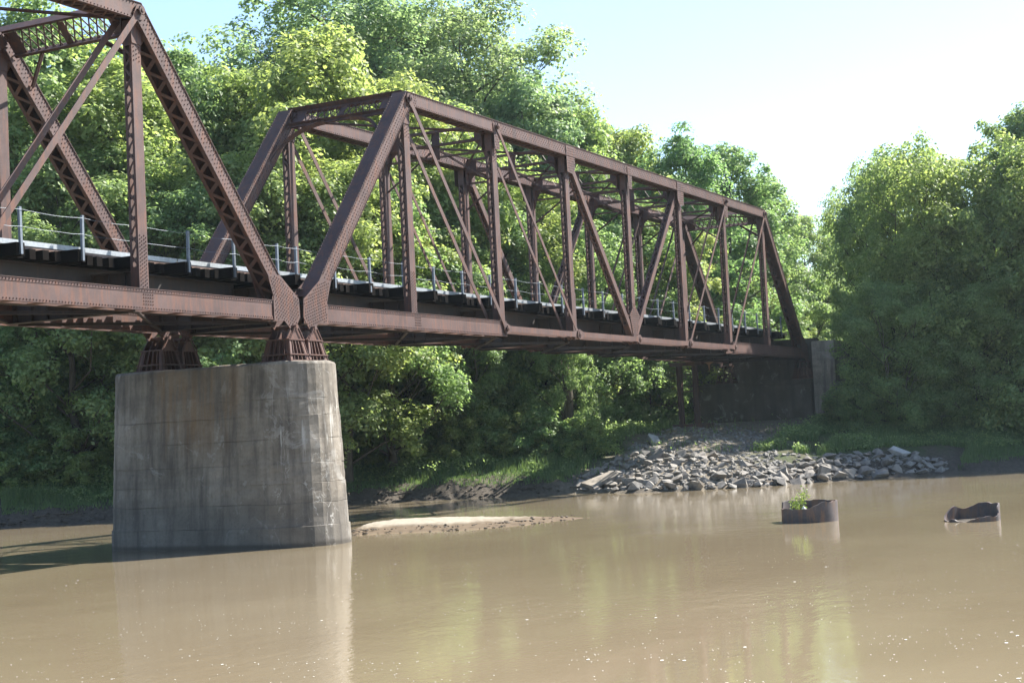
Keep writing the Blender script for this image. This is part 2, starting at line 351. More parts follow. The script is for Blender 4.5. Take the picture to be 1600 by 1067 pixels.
structure(link('sandbar', np_mesh('sandbar', V, np.stack([ii[:-1, :-1], ii[1:, :-1], ii[1:, 1:], ii[:-1, 1:]], -1).reshape(-1, 4), True), M_SAND))

# ------------------------------------------------------------------ pier
pier = thing('bridge_pier', 'weathered concrete river pier with rounded ends, rust stains and white lime runs', 'bridge pier', (-.53, 2.95, 0))
PT = ZC-1.65
def pier_ring(z, grow_=0.0):
    k = (PT-z)/PT; hw = 1.5+.4*k+grow_; L = 4.2+.25*k+grow_; pts = []
    for s in (-1, 1):
        for q in range(17):
            a = math.pi*q/16; pts.append((-s*-hw*math.cos(a)*-1, s*((L-hw)+hw*math.sin(a))))
    straight = []
    for i, p in enumerate(pts):
        straight.append(p)
        n = pts[(i+1) % len(pts)]
        if math.hypot(n[0]-p[0], n[1]-p[1]) > 2:
            for e in range(1, 14): straight.append((p[0]+(n[0]-p[0])*e/14, p[1]+(n[1]-p[1])*e/14))
    return straight
cuts = [0, 1.2, 1.75, 2.5, 3.28, 3.92, 4.56, 5.3, 7.4]
for c0, c1 in zip(cuts[:-1], cuts[1:]):
    mb = MB(); foot = .03 if c0 > 5.2 else 0.0; top = c0 == 0
    zs = [(PT-c0, -.009 if not top else -.10)]
    if top: zs += [(PT-.03, -.03), (PT-.10, .0)]
    else: zs += [(PT-c0-.010, foot)]
    nn = 5
    zs += [(PT-c0-(c1-c0)*e/nn-.02, foot) for e in range(1, nn)]
    zs += [(PT-c1+.008, foot), (PT-c1-.002, -.009+foot)]
    rings = []
    for z, g_ in zs:
        r = pier_ring(z, g_); b = len(mb.v)
        for (x, y) in r:
            nz = (float(vnoise(y*1.0+x*3, z*1.7, .55, int(c0*10)))-.5)*.035+(float(vnoise(y+x*2, z, .16, 3))-.5)*.014
            l = math.hypot(x, y/2.5); jz = (float(vnoise(y+x, 0, .9, int(c0*7)+4))-.5)*.03 if not top else (float(vnoise(y+x*2, 0, .35, 8))-.5)*.05
            mb.v.append((x*(1+nz/1.5), y*(1+nz/4), z+jz*(0 if top and g_ == 0 else 1)))
        rings.append(range(b, b+len(r)))
    n = len(rings[0])
    for a, b in zip(rings[:-1], rings[1:]):
        for i in range(n): mb.f.append((a[i], a[(i+1) % n], b[(i+1) % n], b[i]))
    mb.f.append(tuple(rings[0])[::-1]); mb.f.append(tuple(rings[-1]))
    o = link('concrete_lift', mb, M_PIER, pier)
    bm = bmesh.new(); bm.from_mesh(o.data); bmesh.ops.recalc_face_normals(bm, faces=bm.faces); bm.to_mesh(o.data); bm.free()
    for p in o.data.polygons: p.use_smooth = False
    if top: o['label'] = 'top course of the pier, cracked along its rounded rim'

# ------------------------------------------------------------------ truss spans
P, H, W = 7.1073, 8.385, 5.2
X_LEFT = -1.07-8*P
MESH = {}
def cached(key, fn):
    if key not in MESH: MESH[key] = fn()
    return MESH[key]
def frame(a, b):
    a = np.array(a, float); b = np.array(b, float); d = b-a; L = np.hypot(*d); d = d/L
    return a, d, np.array((-d[1], d[0])), L
def at(fr, s, v, y):
    a, d, n, L = fr; q = a+d*s+n*v; return (q[0], y, q[1])
def member_box(mb, fr, s0, s1, v0, v1, y0, y1):
    a, d, n, L = fr; c = a+d*(s0+s1)/2+n*(v0+v1)/2
    mb.obox((c[0], (y0+y1)/2, c[1]), (d[0], 0, d[1]), (0, 1, 0), (n[0], 0, n[1]), abs(s1-s0)/2, abs(y1-y0)/2, abs(v1-v0)/2)
def box_member(fr, s0, s1, flip):
    """cover plate on the outer side (+v or -v), two webs, flange angles"""
    mb = MB(); k = -1 if flip else 1
    member_box(mb, fr, s0, s1, k*.25, k*.268, -.31, .31)
    for s in (-1, 1):
        member_box(mb, fr, s0, s1, -.249, .249, s*.262, s*.282)
        member_box(mb, fr, s0+.01, s1-.01, k*.235, k*.2495, s*.2825, s*.30)
        member_box(mb, fr, s0, s1, -k*.25, -k*.262, s*.20, s*.33)
        member_box(mb, fr, s0+.01, s1-.01, -k*.17, -k*.2495, s*.283, s*.294)
    return mb
def lacing_segments(fr, s0, s1, v, y0, y1, pitch, double):
    n = max(2, int((s1-s0)/pitch)); st = (s1-s0)/n; out = []
    for i in range(n):
        a, b = s0+i*st, s0+(i+1)*st
        ya, yb = (y0, y1) if i % 2 == 0 else (y1, y0)
        out.append((at(fr, a, v, ya), at(fr, b, v, yb)))
        if double: out.append((at(fr, a, v+.012*(1 if v > 0 else -1), yb), at(fr, b, v+.012*(1 if v > 0 else -1), ya)))
    return out
def put_lacing(parent, fr, segs, each, key, wid=.06):
    a, d, n, L = fr; upv = (n[0], 0, n[1])
    if each:
        for p, q in segs:
            p = np.array(p); q = np.array(q); x = q-p; Lb = np.linalg.norm(x); x = x/Lb; z = np.array(upv); y = np.cross(z, x)
            m = cached('lacing_bar', lambda: (lambda b: (b.box(-.5, .5, -.5, .5, -.5, .5), b.mesh('lacing_bar'))[1])(MB()))
            o = link('lacing_bar', m, M_STEEL, parent)
            Mx = Matrix(((x[0]*Lb, y[0]*wid, z[0]*.010, (p+q)[0]/2), (x[1]*Lb, y[1]*wid, z[1]*.010, (p+q)[1]/2), (x[2]*Lb, y[2]*wid, z[2]*.010, (p+q)[2]/2), (0, 0, 0, 1)))
            o.matrix_local = Mx
    else:
        def mk():
            b = MB()
            for p, q in segs: b.bar(p, q, wid, .010, upv)
            return b.mesh('lacing')
        stuff(link('lacing', cached(key, mk), M_STEEL, parent))
def rv(mb, fr, s0, s1, pitch, vs, y, nrm=(0, -1, 0), stagger=True):
    pts = []
    for j, v in enumerate(vs):
        n = int((s1-s0)/pitch)
        for i in range(n): pts.append(at(fr, s0+pitch*(i+.5+(.5 if stagger and j % 2 else 0)), v, y))
    mb.rivets(pts, nrm)
def poly_plate(parent, name, poly, ys, mat, key, thk=.016, loc=(0, 0, 0), rivets=None, label=None):
    def mk():
        b = MB(); b.prism(poly, -thk/2, thk/2); return b.mesh(name)
    for y in ys:
        o = link(name, cached(key, mk), mat, parent, (loc[0], loc[1]+y, loc[2]))
        if rivets and y == min(ys):
            def mk2():
                b = MB(); b.rivets([(x, -thk/2, z) for x, z in rivets], (0, -1, 0)); return b.mesh('rivets')
            stuff(link('rivets', cached(key+'r', mk2), mat, o))
def inside(poly, x, z, m=.05):
    c = False; n = len(poly); dmin = 9
    for i in range(n):
        (x1, z1), (x2, z2) = poly[i], poly[(i+1) % n]
        if (z1 > z) != (z2 > z) and x < (x2-x1)*(z-z1)/(z2-z1)+x1: c = not c
        dx, dz = x2-x1, z2-z1; tt = max(0, min(1, ((x-x1)*dx+(z-z1)*dz)/(dx*dx+dz*dz+1e-9))); dmin = min(dmin, math.hypot(x-x1-tt*dx, z-z1-tt*dz))
    return c and dmin > m
def fill_rivets(poly, pitch, ang=0.0):
    xs = [p[0] for p in poly]; zs = [p[1] for p in poly]; cx, cz = sum(xs)/len(xs), sum(zs)/len(zs); R = 4; out = []
    for i in range(-40, 41):
        for j in range(-40, 41):
            a, b = (i+.5*(j % 2))*pitch, j*pitch*.8
            x = cx+a*math.cos(ang)-b*math.sin(ang); z = cz+a*math.sin(ang)+b*math.cos(ang)
            if abs(a) < R and abs(b) < R and inside(poly, x, z): out.append((x, z))
    return out
def eyebar_mesh(a, b, wid, thk, y):
    m = MB(); fr = frame(a, b); L = fr[3]
    prof = [(-.02, .0)]
    for e, sgn in ((0, 1), (L, -1)):
        pass
    top = []; r = wid*.95
    for q in range(9): an = math.pi*.5+math.pi*q/8*1.0; top.append((r*math.cos(an), r*math.sin(an)))
    left = [(x, v) for x, v in top]                                       # half round head at a
    outline = [(.55*r+.25, wid/2), (.45*r, r*.88)]+left+[(.45*r, -r*.88), (.55*r+.25, -wid/2)]
    right = [(L-x, -v) for x, v in outline]
    outl = outline+right
    d, n = fr[1], fr[2]
    poly = [(fr[0][0]+d[0]*s+n[0]*v, fr[0][1]+d[1]*s+n[1]*v) for s, v in outl]
    m.prism(poly, y-thk/2, y+thk/2)
    return m.mesh('eyebar')

def build_span(x0, label, each):
    root = thing('truss_span', label, 'bridge', (x0, 0, ZC), 'steel truss spans of the bridge')
    for T, yo in (('near', 0.0), ('far', W)):
        loc = (0, yo, 0)
        # end posts
        for nm, a, b, fl in (('L', (0, 0), (P, H), False), ('R', (8*P, 0), (7*P, H), True)):
            fr = frame(a, b); L = fr[3]
            o = link('end_post', cached('ep'+nm, lambda: box_member(fr, .55, L+.12, fl).mesh('end_post')), M_STEEL, root, loc)
            k = -1 if fl else 1
            put_lacing(o, fr, lacing_segments(fr, .9, L-.7, -k*.266, -.25, .25, .36, False), (T+nm) in each, 'epl'+nm, .115)
            def mk():
                r = MB(); rv(r, fr, 1.5, L-.1, .15, (-.21, -.08, .06, .20), -.2825); rv(r, fr, 1.5, L, .12, (k*.2325,), -.305, (0, -1, 0))
                n = fr[2]*k
                r.rivets([at(fr, 1.5+.13*i, k*.268, y) for i in range(int((L-1.5)/.13)) for y in (-.275, .275)], (n[0], 0, n[1])); return r.mesh('rivets')
            stuff(link('rivets', cached('epr'+nm, mk), M_STEEL, o))
        # top chord
        fr = frame((P, H), (7*P, H)); L = fr[3]
        o = link('top_chord', cached('tc', lambda: box_member(fr, -.12, L+.12, False).mesh('top_chord')), M_STEEL, root, loc)
        put_lacing(o, fr, lacing_segments(fr, .5, L-.5, -.266, -.27, .27, .42, True), False, 'tcl')
        def mk():
            r = MB(); rv(r, fr, .1, L, .14, (-.205, .205), -.2945, stagger=False)
            rv(r, fr, P*1.05, P*4.95, .22, (-.10, 0, .10), -.2825); rv(r, fr, 0, .7, .12, (-.1, 0, .1), -.2825); return r.mesh('rivets')
        stuff(link('rivets', cached('tcr', mk), M_STEEL, o))
        for i in (1.96, 2.72, 3.0, 3.92, 4.96, 5.94):
            link('splice_plate', cached('spl%.2f' % i, lambda: (lambda b: (b.box(i*P-.02, i*P+.02, -.292, -.283, H-.24, H+.24), b.mesh('splice_plate'))[1])(MB())), M_STEEL, root, loc)
        # bottom chord, riveted end sections
        for nm, xa, xb in (('L', .0, 2*P+.12), ('R', 6*P-.12, 8*P)):
            def mk():
                b = MB()
                for s in (-1, 1):
                    b.box(xa, xb, s*.262 if s > 0 else -.282, .282 if s > 0 else -.262, -.299, .299)
                    for z in (-1, 1):
                        b.box(xa+.01, xb-.01, *sorted((s*.2825, s*.294)), *sorted((z*.2, z*.2985)))
                        b.box(xa, xb, *sorted((s*.20, s*.312)), *sorted((z*.30, z*.315)))
                q = xa+.6
                while q < xb-.4: b.box(q, q+.34, -.199, .199, -.3145, -.302); q += 1.15
                return b.mesh('bottom_chord')
            o = link('bottom_chord', cached('bc'+nm, mk), M_STEEL, root, loc)
            def mk2():
                r = MB(); f2 = frame((xa, 0), (xb, 0)); rv(r, f2, .05, xb-xa, .12, (-.25, .25), -.2945, stagger=False)
                for c in (P, 7*P): 
                    if xa < c < xb: r.rivets([(c+dx, -.2825, dz) for dx in (-.2, -.1, 0, .1, .2) for dz in (-.14, -.05, .05, .14)], (0, -1, 0))
                return r.mesh('rivets')
            stuff(link('rivets', cached('bcr'+nm, mk2), M_STEEL, o))
        # chord eyebars
        for i in range(2, 6):
            for j, y in enumerate((-.37, -.12, .12, .37)):
                yy = y+(.03 if i % 2 else -.03)*(1 if y > 0 else -1)
                link('eyebar', cached('ceb%d%d' % (i, j), lambda: eyebar_mesh((i*P, 0), ((i+1)*P, 0), .24, .035, yy)), M_STEEL, root, loc)
        # diagonal eyebars
        for a, b in (((1, H), (2, 0)), ((2, H), (3, 0)), ((7, H), (6, 0)), ((6, H), (5, 0))):
            for s in (-1, 1):
                wd = .20 if a[0] in (1, 7) else .165
                link('eyebar', cached('deb%d%d' % (a[0], s), lambda: eyebar_mesh((a[0]*P, a[1]), (b[0]*P, b[1]), wd, .03, s*.335)), M_STEEL, root, loc)
        # vertical posts and laced diagonals
        mem = [('vertical_post', (i*P, -.1 if i not in (1, 7) else .0), (i*P, H-.1), 'v%d' % i, .20) for i in range(1, 8)]
        mem += [('diagonal', (3*P, H), (4*P, 0), 'd3', .15), ('diagonal', (5*P, H), (4*P, 0), 'd5', .15)]
        for nm, a, b, key, hd in mem:
            fr = frame(a, b); L = fr[3]; dg = nm == 'diagonal'
            def mk():
                m = MB(); s0, s1 = (.35, L-.35) if dg else (.05, L-.16)
                for s in (-1, 1):
                    member_box(m, fr, s0, s1, -hd, hd, s*.145, s*.157)
                    for k in (-1, 1): member_box(m, fr, s0, s1, k*(hd-.012), k*hd, s*.075, s*.1445)
                for k in (-1, 1):
                    for e0, e1 in ((s0, s0+.9), (s1-.75, s1)): member_box(m, fr, e0, e1, k*(hd+.001), k*(hd+.011), -.15, .15)
                return m.mesh(nm)
            o = link(nm, cached(key, mk), M_STEEL, root, loc)
            segs = []
            s0, s1 = (1.2, L-1.2) if dg else (1.0, L-.95)
            put_lacing(o, fr, lacing_segments(fr, s0, s1, hd+.006, -.13, .13, .30, False), (T+key) in each, key+'la')
            put_lacing(o, fr, lacing_segments(fr, s0, s1, -hd-.006, -.13, .13, .30, False), False, key+'lb')
            if not dg and T == 'near':
                def mk3():
                    r = MB(); rv(r, fr, .1, 1.9, .11, (-.13, -.05, .05, .13), -.157); rv(r, fr, L-1.4, L-.3, .13, (-.12, 0, .12), -.157); return r.mesh('rivets')
                stuff(link('rivets', cached(key+'rv', mk3), M_STEEL, o))
        # gusset plates
        for k, xx in ((1, 0.0), (-1, 8*P)):
            poly = [(xx+k*x, z) for x, z in [(-.10, -.60), (.12, -.60), (.45, -.335), (1.02, -.335), (1.02, .335), (.98, .345), (1.30, 1.15), (.62, 1.13), (-.40, .42), (-.44, -.18)]]
            poly_plate(root, 'end_gusset', poly, (-.315, .315), M_STEEL, 'g0%d' % k, .022, loc, fill_rivets(poly, .12, .3*k))
        poly = [(4*P+x, z) for x, z in [(-.18, -.16), (.18, -.16), (.62, 1.20), (.13, 1.62), (-.13, 1.62), (-.62, 1.20)]]
        poly_plate(root, 'gusset_plate', poly, (-.18, .18), M_STEEL, 'g4', .018, loc, fill_rivets(poly, .13))
        for i, k in ((3, 1), (5, -1)):
            poly = [(i*P+k*x, z) for x, z in [(-.30, H+.2), (.62, H+.2), (.62, H-.75), (.35, H-1.05), (-.24, H-1.0)]]
            poly_plate(root, 'gusset_plate', poly, (-.305, .305), M_STEEL, 'gu%d' % i, .018, loc, fill_rivets(poly, .14))
        for i in (1, 2, 4, 6, 7):
            poly = [(i*P+x, z) for x, z in [(-.27, H+.12), (.27, H+.12), (.21, H-.95), (-.21, H-.95)]]
            poly_plate(root, 'gusset_plate', poly, (-.175, .175) if i in (1, 7) else (-.306, .306), M_STEEL, 'gs%d' % i, .018, loc, fill_rivets(poly, .14) if i not in (1, 7) else None)
        for i in (2, 3, 5, 6):
            poly = [(i*P+x, z) for x, z in [(-.19, -.17), (.19, -.17), (.22, 1.9), (-.22, 1.9)]]
            poly_plate(root, 'gusset_plate', poly, (-.17, .17), M_STEEL, 'gl%d' % i, .018, loc)
        # pins with nuts
        for i, z in ((1, H), (2, H), (6, H), (7, H), (2, 0), (3, 0), (4, 0), (5, 0), (6, 0)):
            def mk():
                b = MB(); b.cyl((i*P, -.46, z), (i*P, .46, z), .075, 12)
                for s in (-1, 1): b.cyl((i*P, s*.395, z), (i*P, s*.45, z), .135, 6); b.cyl((i*P, s*.4495, z), (i*P, s*.475, z), .07, 10, .05)
                return b.mesh('pin')
            link('pin', cached('pin%d%d' % (i, z > 1), mk), M_STEEL, root, loc)
    # portal bracing
    for k, xx in ((1, P), (-1, 7*P)):
        d = np.array((P, H)); d = d/np.linalg.norm(d); d = np.array((d[0]*k, d[1])); n = np.array((-d[1]*k, d[0]*k))*k
        def pt(y, s, v=0.0): return (xx-d[0]*s+n[0]*v, y, H-d[1]*s+n[1]*v)
        def mk():
            b = MB(); up = (n[0], 0, n[1])
            for s in (-.24, .62): b.bar(pt(.32, s), pt(W-.32, s), .14, .012, up); b.bar(pt(.32, s-.06, .07), pt(W-.32, s-.06, .07), .012, .13, up); b.bar(pt(.32, s-.06, -.07), pt(W-.32, s-.06, -.07), .012, .13, up)
            b.bar(pt(.0, -.315, .0), pt(W, -.315, .0), .012, .42, up)
            for y in (.62, W-.62, W/2): b.bar(pt(y, -.16), pt(y, .56), .5 if y != W/2 else .26, .016, up)
            return b.mesh('portal_strut')
        o = link('portal_strut', cached('ps%d' % k, mk), M_STEEL, root)
        def mk2():
            b = MB(); y = .88; up = (n[0], 0, n[1])
            while y < W-1.1:
                b.bar(pt(y, -.2, .02), pt(y+.38, .58, .02), .05, .01, up); b.bar(pt(y, .58, -.02), pt(y+.38, -.2, -.02), .05, .01, up); y += .29
            return b.mesh('lacing')
        stuff(link('lacing', cached('psl%d' % k, mk2), M_STEEL, o))
        for s_, y0 in ((1, .3), (-1, W-.3)):
            def mk3():
                b = MB(); up = (n[0], 0, n[1]); pts = []
                for q in range(13): a = q/12*math.pi/2; pts.append((y0+s_*(1.75-1.75*math.sin(a)), .68+1.85*(1-math.cos(a))))
                if k < 0: pts = [(y0+s_*1.15, .66), (y0+s_*.02, 1.75)]
                for (ya, sa), (yb, sb) in zip(pts[:-1], pts[1:]):
                    b.bar(pt(ya, sa), pt(yb, sb), .012, .20, up); b.bar(pt(ya, sa-.05), pt(yb, sb-.05), .11, .012, up)
                return b.mesh('knee_brace')
            link('knee_brace', cached('kb%d%d' % (k, s_), mk3), M_STEEL, root)
    # sway struts between the trusses
    for i in range(2, 7):
        x = i*P
        def mk():
            b = MB()
            for z in (H+.16, H-.42): b.box(x-.09, x-.008, .31, W-.31, z-.05, z+.05); b.box(x+.008, x+.09, .31, W-.31, z-.05, z+.05)
            b.box(x-.05, x+.05, .2, W-.2, H-.98, H-.90)
            b.box(x-.007, x+.007, W/2-.19, W/2+.19, H-1.05, H+.2)
            b.box(x-.007, x+.007, .3, .75, H-.5, H+.2); b.box(x-.007, x+.007, W-.75, W-.3, H-.5, H+.2)
            return b.mesh('sway_strut')
        o = link('sway_strut', cached('ss%d' % i, mk), M_STEEL, root)
        def mk2():
            b = MB(); y = .8; up = True
            while y < W-1.0:
                b.bar((x, y, H-.42 if up else H+.16), (x, y+.36, H+.16 if up else H-.42), .012, .055, (1, 0, 0)); y += .36; up = not up
            return b.mesh('lacing')
        stuff(link('lacing', cached('ssl%d' % i, mk2), M_STEEL, o))
        for s_, ya, yb in ((0, .18, W/2-.1), (1, W-.18, W/2+.1)):
            def mk3():
                b = MB(); b.bar((x-.03, ya, H-2.15), (x-.03, yb, H-.62), .09, .012, (1, 0, 0)); b.bar((x-.03, ya, H-2.15), (x-.03, yb, H-.62), .012, .10, (1, 0, 0))
                yq = .95 if s_ == 0 else W-.95
                b.add([(x+.012, ya, H-.3), (x+.012, yq, H-.3), (x+.012, ya+(yq-ya)*.35, H-.75), (x+.012, ya, H-1.5)], [(0, 1, 2, 3)])
                b.add([(x+.022, ya, H-.3), (x+.022, yq, H-.3), (x+.022, ya+(yq-ya)*.35, H-.75), (x+.022, ya, H-1.5)], [(3, 2, 1, 0)])
                return b.mesh('knee_brace')
            link('knee_brace', cached('sk%d%d' % (i, s_), mk3), M_STEEL, root)
    # lateral bracing, top and bottom
    for i in range(0, 8):
        for s_ in (0, 1):
            ya, yb = (.3, W-.3) if s_ == 0 else (W-.3, .3)
            if 1 <= i <= 6:
                def mk():
                    b = MB(); z = H-.19+.03*s_; b.bar((i*P+.2, ya, z), ((i+1)*P-.2, yb, z), .10, .012); b.bar((i*P+.2, ya, z), ((i+1)*P-.2, yb, z), .012, .10); return b.mesh('lateral_brace')
                link('lateral_brace', cached('lt%d%d' % (i, s_), mk), M_STEEL, root)
            def mk():
                b = MB(); z = -.34-.03*s_; b.bar((i*P+.2, ya, z), ((i+1)*P-.2, yb, z), .11, .012); b.bar((i*P+.2, ya, z+.05), ((i+1)*P-.2, yb, z+.05), .012, .09); return b.mesh('lateral_brace')
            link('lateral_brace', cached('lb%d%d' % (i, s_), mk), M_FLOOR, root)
    # floor beams and stringers
    for i in range(0, 9):
        x = i*P+(.35 if i == 0 else -.35 if i == 8 else 0)
        def mk():
            b = MB(); y0, y1 = .20, W-.20
            b.box(x-.008, x+.008, y0, y1, -.30, .84); b.box(x-.16, x+.16, y0, y1, .84, .862); b.box(x-.16, x+.16, y0, y1, -.322, -.30)
            for y in (.5, 1.1, 1.7, 2.6, 3.5, 4.1, 4.7): b.box(x-.09, x-.0085, y-.01, y+.01, -.298, .838); b.box(x+.0085, x+.09, y-.01, y+.01, -.298, .838)
            return b.mesh('floor_beam')
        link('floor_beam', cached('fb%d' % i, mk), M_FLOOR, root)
    for y in (1.72, 3.48):
        def mk():
            b = MB(); b.box(.36, 8*P-.36, y-.007, y+.007, .10, 1.02)
            b.box(.36, 8*P-.36, y-.13, y+.13, 1.0205, 1.045)
            for i in range(8): b.box(i*P+.55, (i+1)*P-.55, y-.13, y+.13, .08, .0995)
            return b.mesh('stringer')
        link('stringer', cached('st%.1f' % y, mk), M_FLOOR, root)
    return root

span_right = build_span(0.0, 'rusty brown steel truss span reaching from the pier to the far bank abutment', {'nearv1', 'nearv2', 'nearv3', 'neard3'})
span_left = build_span(X_LEFT, 'rusty brown steel truss span on the other side of the pier from the far bank', {'nearR', 'nearv7', 'farR'})
mb = MB(); mb.prism([(0, 0), (.62, 0), (.36, -.16), (.31, -.62), (.24, -.16)], -.012, .012)
q_ = px_plane(1100, 566, 0, 50.2); o = link('hanging_bracket', mb, M_BRACKET, span_right, (q_[0], q_[1], q_[2]-ZC)); o['label'] = 'small pointed rust orange bracket hanging under the floor'; o.rotation_euler = (0, 0, math.radians(-80))

# ------------------------------------------------------------------ bearings
def bearing(x, y, zb, label, ztop=-.52+ZC):
    r = thing('bearing_pedestal', label, 'bridge bearing', (x, y, zb), 'bridge bearings on the concrete'); h = ztop-zb; hb = h*.64
    b = MB(); b.box(-.62, .62, -.62, .62, 0, .045); link('base_plate', b, M_RUST, r)
    def taper(z): f = (z-.045)/(hb-.045); return .58-.17*f, .58-.14*f
    b = MB(); (a0, c0), (a1, c1) = taper(.045), taper(hb); q = .72
    b.add([(-a0*q, -c0*q, .045), (a0*q, -c0*q, .045), (a0*q, c0*q, .045), (-a0*q, c0*q, .045), (-a1*q, -c1*q, hb), (a1*q, -c1*q, hb), (a1*q, c1*q, hb), (-a1*q, c1*q, hb)], [(0, 1, 5, 4), (1, 2, 6, 5), (2, 3, 7, 6), (3, 0, 4, 7), (3, 2, 1, 0), (4, 5, 6, 7)])
    link('core', b, M_STEEL, r)
    for fr_ in (0.28, 1.0):
        z = .045+(hb-.045)*fr_; a, c = taper(z); b = MB(); b.box(-a-.03, a+.03, -c-.03, c+.03, z-.03, z+.012); link('flange', b, M_RUST, r)
    for i in range(6):
        f = -1+2*i/5
        for face in range(4):
            b = MB(); th = .022
            for zz0, zz1 in ((.045, hb-.03),):
                (a0, c0), (a1, c1) = taper(zz0), taper(zz1)
                def pnt(z, e, dy):
                    a, c = taper(z)
                    if face == 0: return (f*a*.94+dy, -c*e, z)
                    if face == 1: return (f*a*.94+dy, c*e, z)
                    if face == 2: return (-a*e, f*c*.94+dy, z)
                    return (a*e, f*c*.94+dy, z)
                vs = [pnt(z, e, dy) for dy in (-th/2, th/2) for z, e in ((zz0, .7), (zz0, 1), (zz1, 1), (zz1, .7))]
                b.add(vs, [(0, 1, 2, 3), (7, 6, 5, 4), (0, 4, 5, 1), (1, 5, 6, 2), (2, 6, 7, 3), (3, 7, 4, 0)])
            link('rib', b, M_RUST, r)
    for y_ in (-.40, -.13, .13, .40):
        b = MB(); b.prism([(-.36, hb+.012), (.36, hb+.012), (.08, h), (-.08, h)], y_-.014, y_+.014); link('saddle_web', b, M_RUST, r)
    for s in (-1, 1):
        b = MB(); b.bar((s*.36, -.47, hb+.02), (s*.09, -.47, h), .03, .03, (0, 1, 0)); link('saddle_rib', b, M_RUST, r)
    b = MB(); b.cyl((0, -.5, h), (0, .5, h), .07, 12); link('pin', b, M_STEEL, r)
    return r
bearing(0, 0, PT, 'rusty ribbed steel bearing on the rounded pier end under the far bank span')
bearing(-1.07, 0, PT, 'rusty ribbed steel bearing on the rounded pier end under the other span')
bearing(0, W, PT, 'shaded ribbed bearing under the far truss of the far bank span')
bearing(-1.07, W, PT, 'shaded ribbed bearing at the back of the pier under the other span')

# ------------------------------------------------------------------ track, kerb and handrail
track = thing('railway_track', 'railway track on black timber sleepers running through both truss spans', 'railway track', (0, 0, ZC))
tie = MB(); tie.box(-.115, .115, 1.02, 4.18, 1.046, 1.325); tie_m = tie.mesh('sleeper')
longt = MB(); longt.box(-.15, .15, .62, 4.18, 1.047, 1.40); long_m = longt.mesh('sleeper')
posts = [-.55-2.35*k for k in range(-0, 24)]+[.55+2.35*k for k in range(24)]
posts = [x for x in posts if X_LEFT+.3 < x < 8*P-.3]
xx = X_LEFT+.25
while xx < 8*P-.1:
    if min(abs(xx-p) for p in posts) > .29 and not (-.9 < xx < -.15 and False):
        o = link('sleeper', tie_m, M_TIE, track, (xx, random.uniform(-.06, .06), random.uniform(-.012, .008)*0)); o.rotation_euler = (0, 0, random.uniform(-.012, .012))
    xx += .45
for x in posts: link('sleeper', long_m, M_TIE, track, (x+.12, random.uniform(-.05, .05), 0))
for y in (2.6-.755, 2.6+.755):
    b = MB(); b.box(X_LEFT-3, 8*P+3, y-.07, y+.07, 1.4005, 1.415); b.box(X_LEFT-3, 8*P+3, y-.011, y+.011, 1.4155, 1.535); b.box(X_LEFT-3, 8*P+3, y-.036, y+.036, 1.5355, 1.58)
    link('rail', b, M_RAIL, track)
kx = X_LEFT
while kx < 8*P-1:
    L = 6.6; b = MB(); b.box(0, L-.05, 0, .012, 1.405, 1.545); b.box(0, L-.05, .0125, .09, 1.533, 1.545); b.box(0, L-.05, .0125, .09, 1.405, 1.417)
    if kx > -1.5 and kx+L > 8*P: break
    link('kerb_channel', b, M_GALV, track, (kx+.1, 1.12, 0)); kx += L
hand = thing('handrail', 'thin wire handrail on silver galvanized posts along the near edge of the track', 'handrail', (0, 0, ZC))
for x in posts:
    b = MB(); b.box(-.04, .04, -.006, .006, 1.08, 2.36); b.box(-.04, -.028, .0065, .075, 1.08, 2.36); b.box(.028, .04, .0065, .075, 1.08, 2.36)
    o = link('post', cached('rpost', lambda: b.mesh('post')), M_POST, hand, (x+.12, .602, 0)); o.rotation_euler = (random.uniform(-.012, .012), random.uniform(-.015, .015), 0)
ps = sorted(p+.12 for p in posts)
for z in (2.28, 1.82):
    b = MB()
    for a, c in zip(ps[:-1], ps[1:]):
        n = 5; pts = [(a+(c-a)*q/n, .59, z-.05*math.sin(math.pi*q/n)*random.uniform(.4, 1.2)) for q in range(n+1)]; b.tube(pts, [.0055]*(n+1), 5)
    link('wire', b, M_POST, hand)

# ------------------------------------------------------------------ abutments
def abutment(xf, s, label):
    r = thing('bridge_abutment', label, 'abutment', (xf, 2.6, 0))
    base = -1.0
    def bb(name, x0, x1, y0, y1, z0, z1, nseg=1):
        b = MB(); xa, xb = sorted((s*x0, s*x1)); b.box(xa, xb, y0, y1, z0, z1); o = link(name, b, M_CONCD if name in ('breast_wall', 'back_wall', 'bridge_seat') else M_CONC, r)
        bm = bmesh.new(); bm.from_mesh(o.data); bmesh.ops.bevel(bm, geom=bm.edges[:], offset=.04, segments=2, affect='EDGES'); bm.to_mesh(o.data); bm.free(); return o
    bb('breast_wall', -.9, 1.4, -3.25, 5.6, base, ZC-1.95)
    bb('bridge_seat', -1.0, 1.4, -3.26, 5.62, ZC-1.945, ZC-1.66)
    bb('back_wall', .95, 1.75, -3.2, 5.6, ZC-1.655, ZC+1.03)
    bb('wing_pilaster', -.4, 1.5, -4.75, -3.27, base, ZC+.75)
    bb('wing_pilaster', -.4, 1.5, 5.65, 6.9, base, ZC+.62)
    for y0, y1 in ((-4.72, -4.2), (6.35, 6.87)):
        b = MB(); poly = [(s*1.51, base), (s*1.51, ZC+.5), (s*2.6, ZC+.2), (s*6.5, ZC-2.6), (s*6.5, base)]; b.prism(poly, y0, y1); link('wing_wall', b, M_CONC, r)
    return r
AX = 8*P+.35
abutment(AX, 1, 'stained concrete abutment with walls tinted as in shade and a raised wing at the far bank end of the truss')
for y, l in ((0, 'small shaded bearing on the abutment seat under the near truss'), (W, 'small shaded bearing on the abutment seat under the far truss')):
    bearing(8*P, y, ZC-1.655, l)
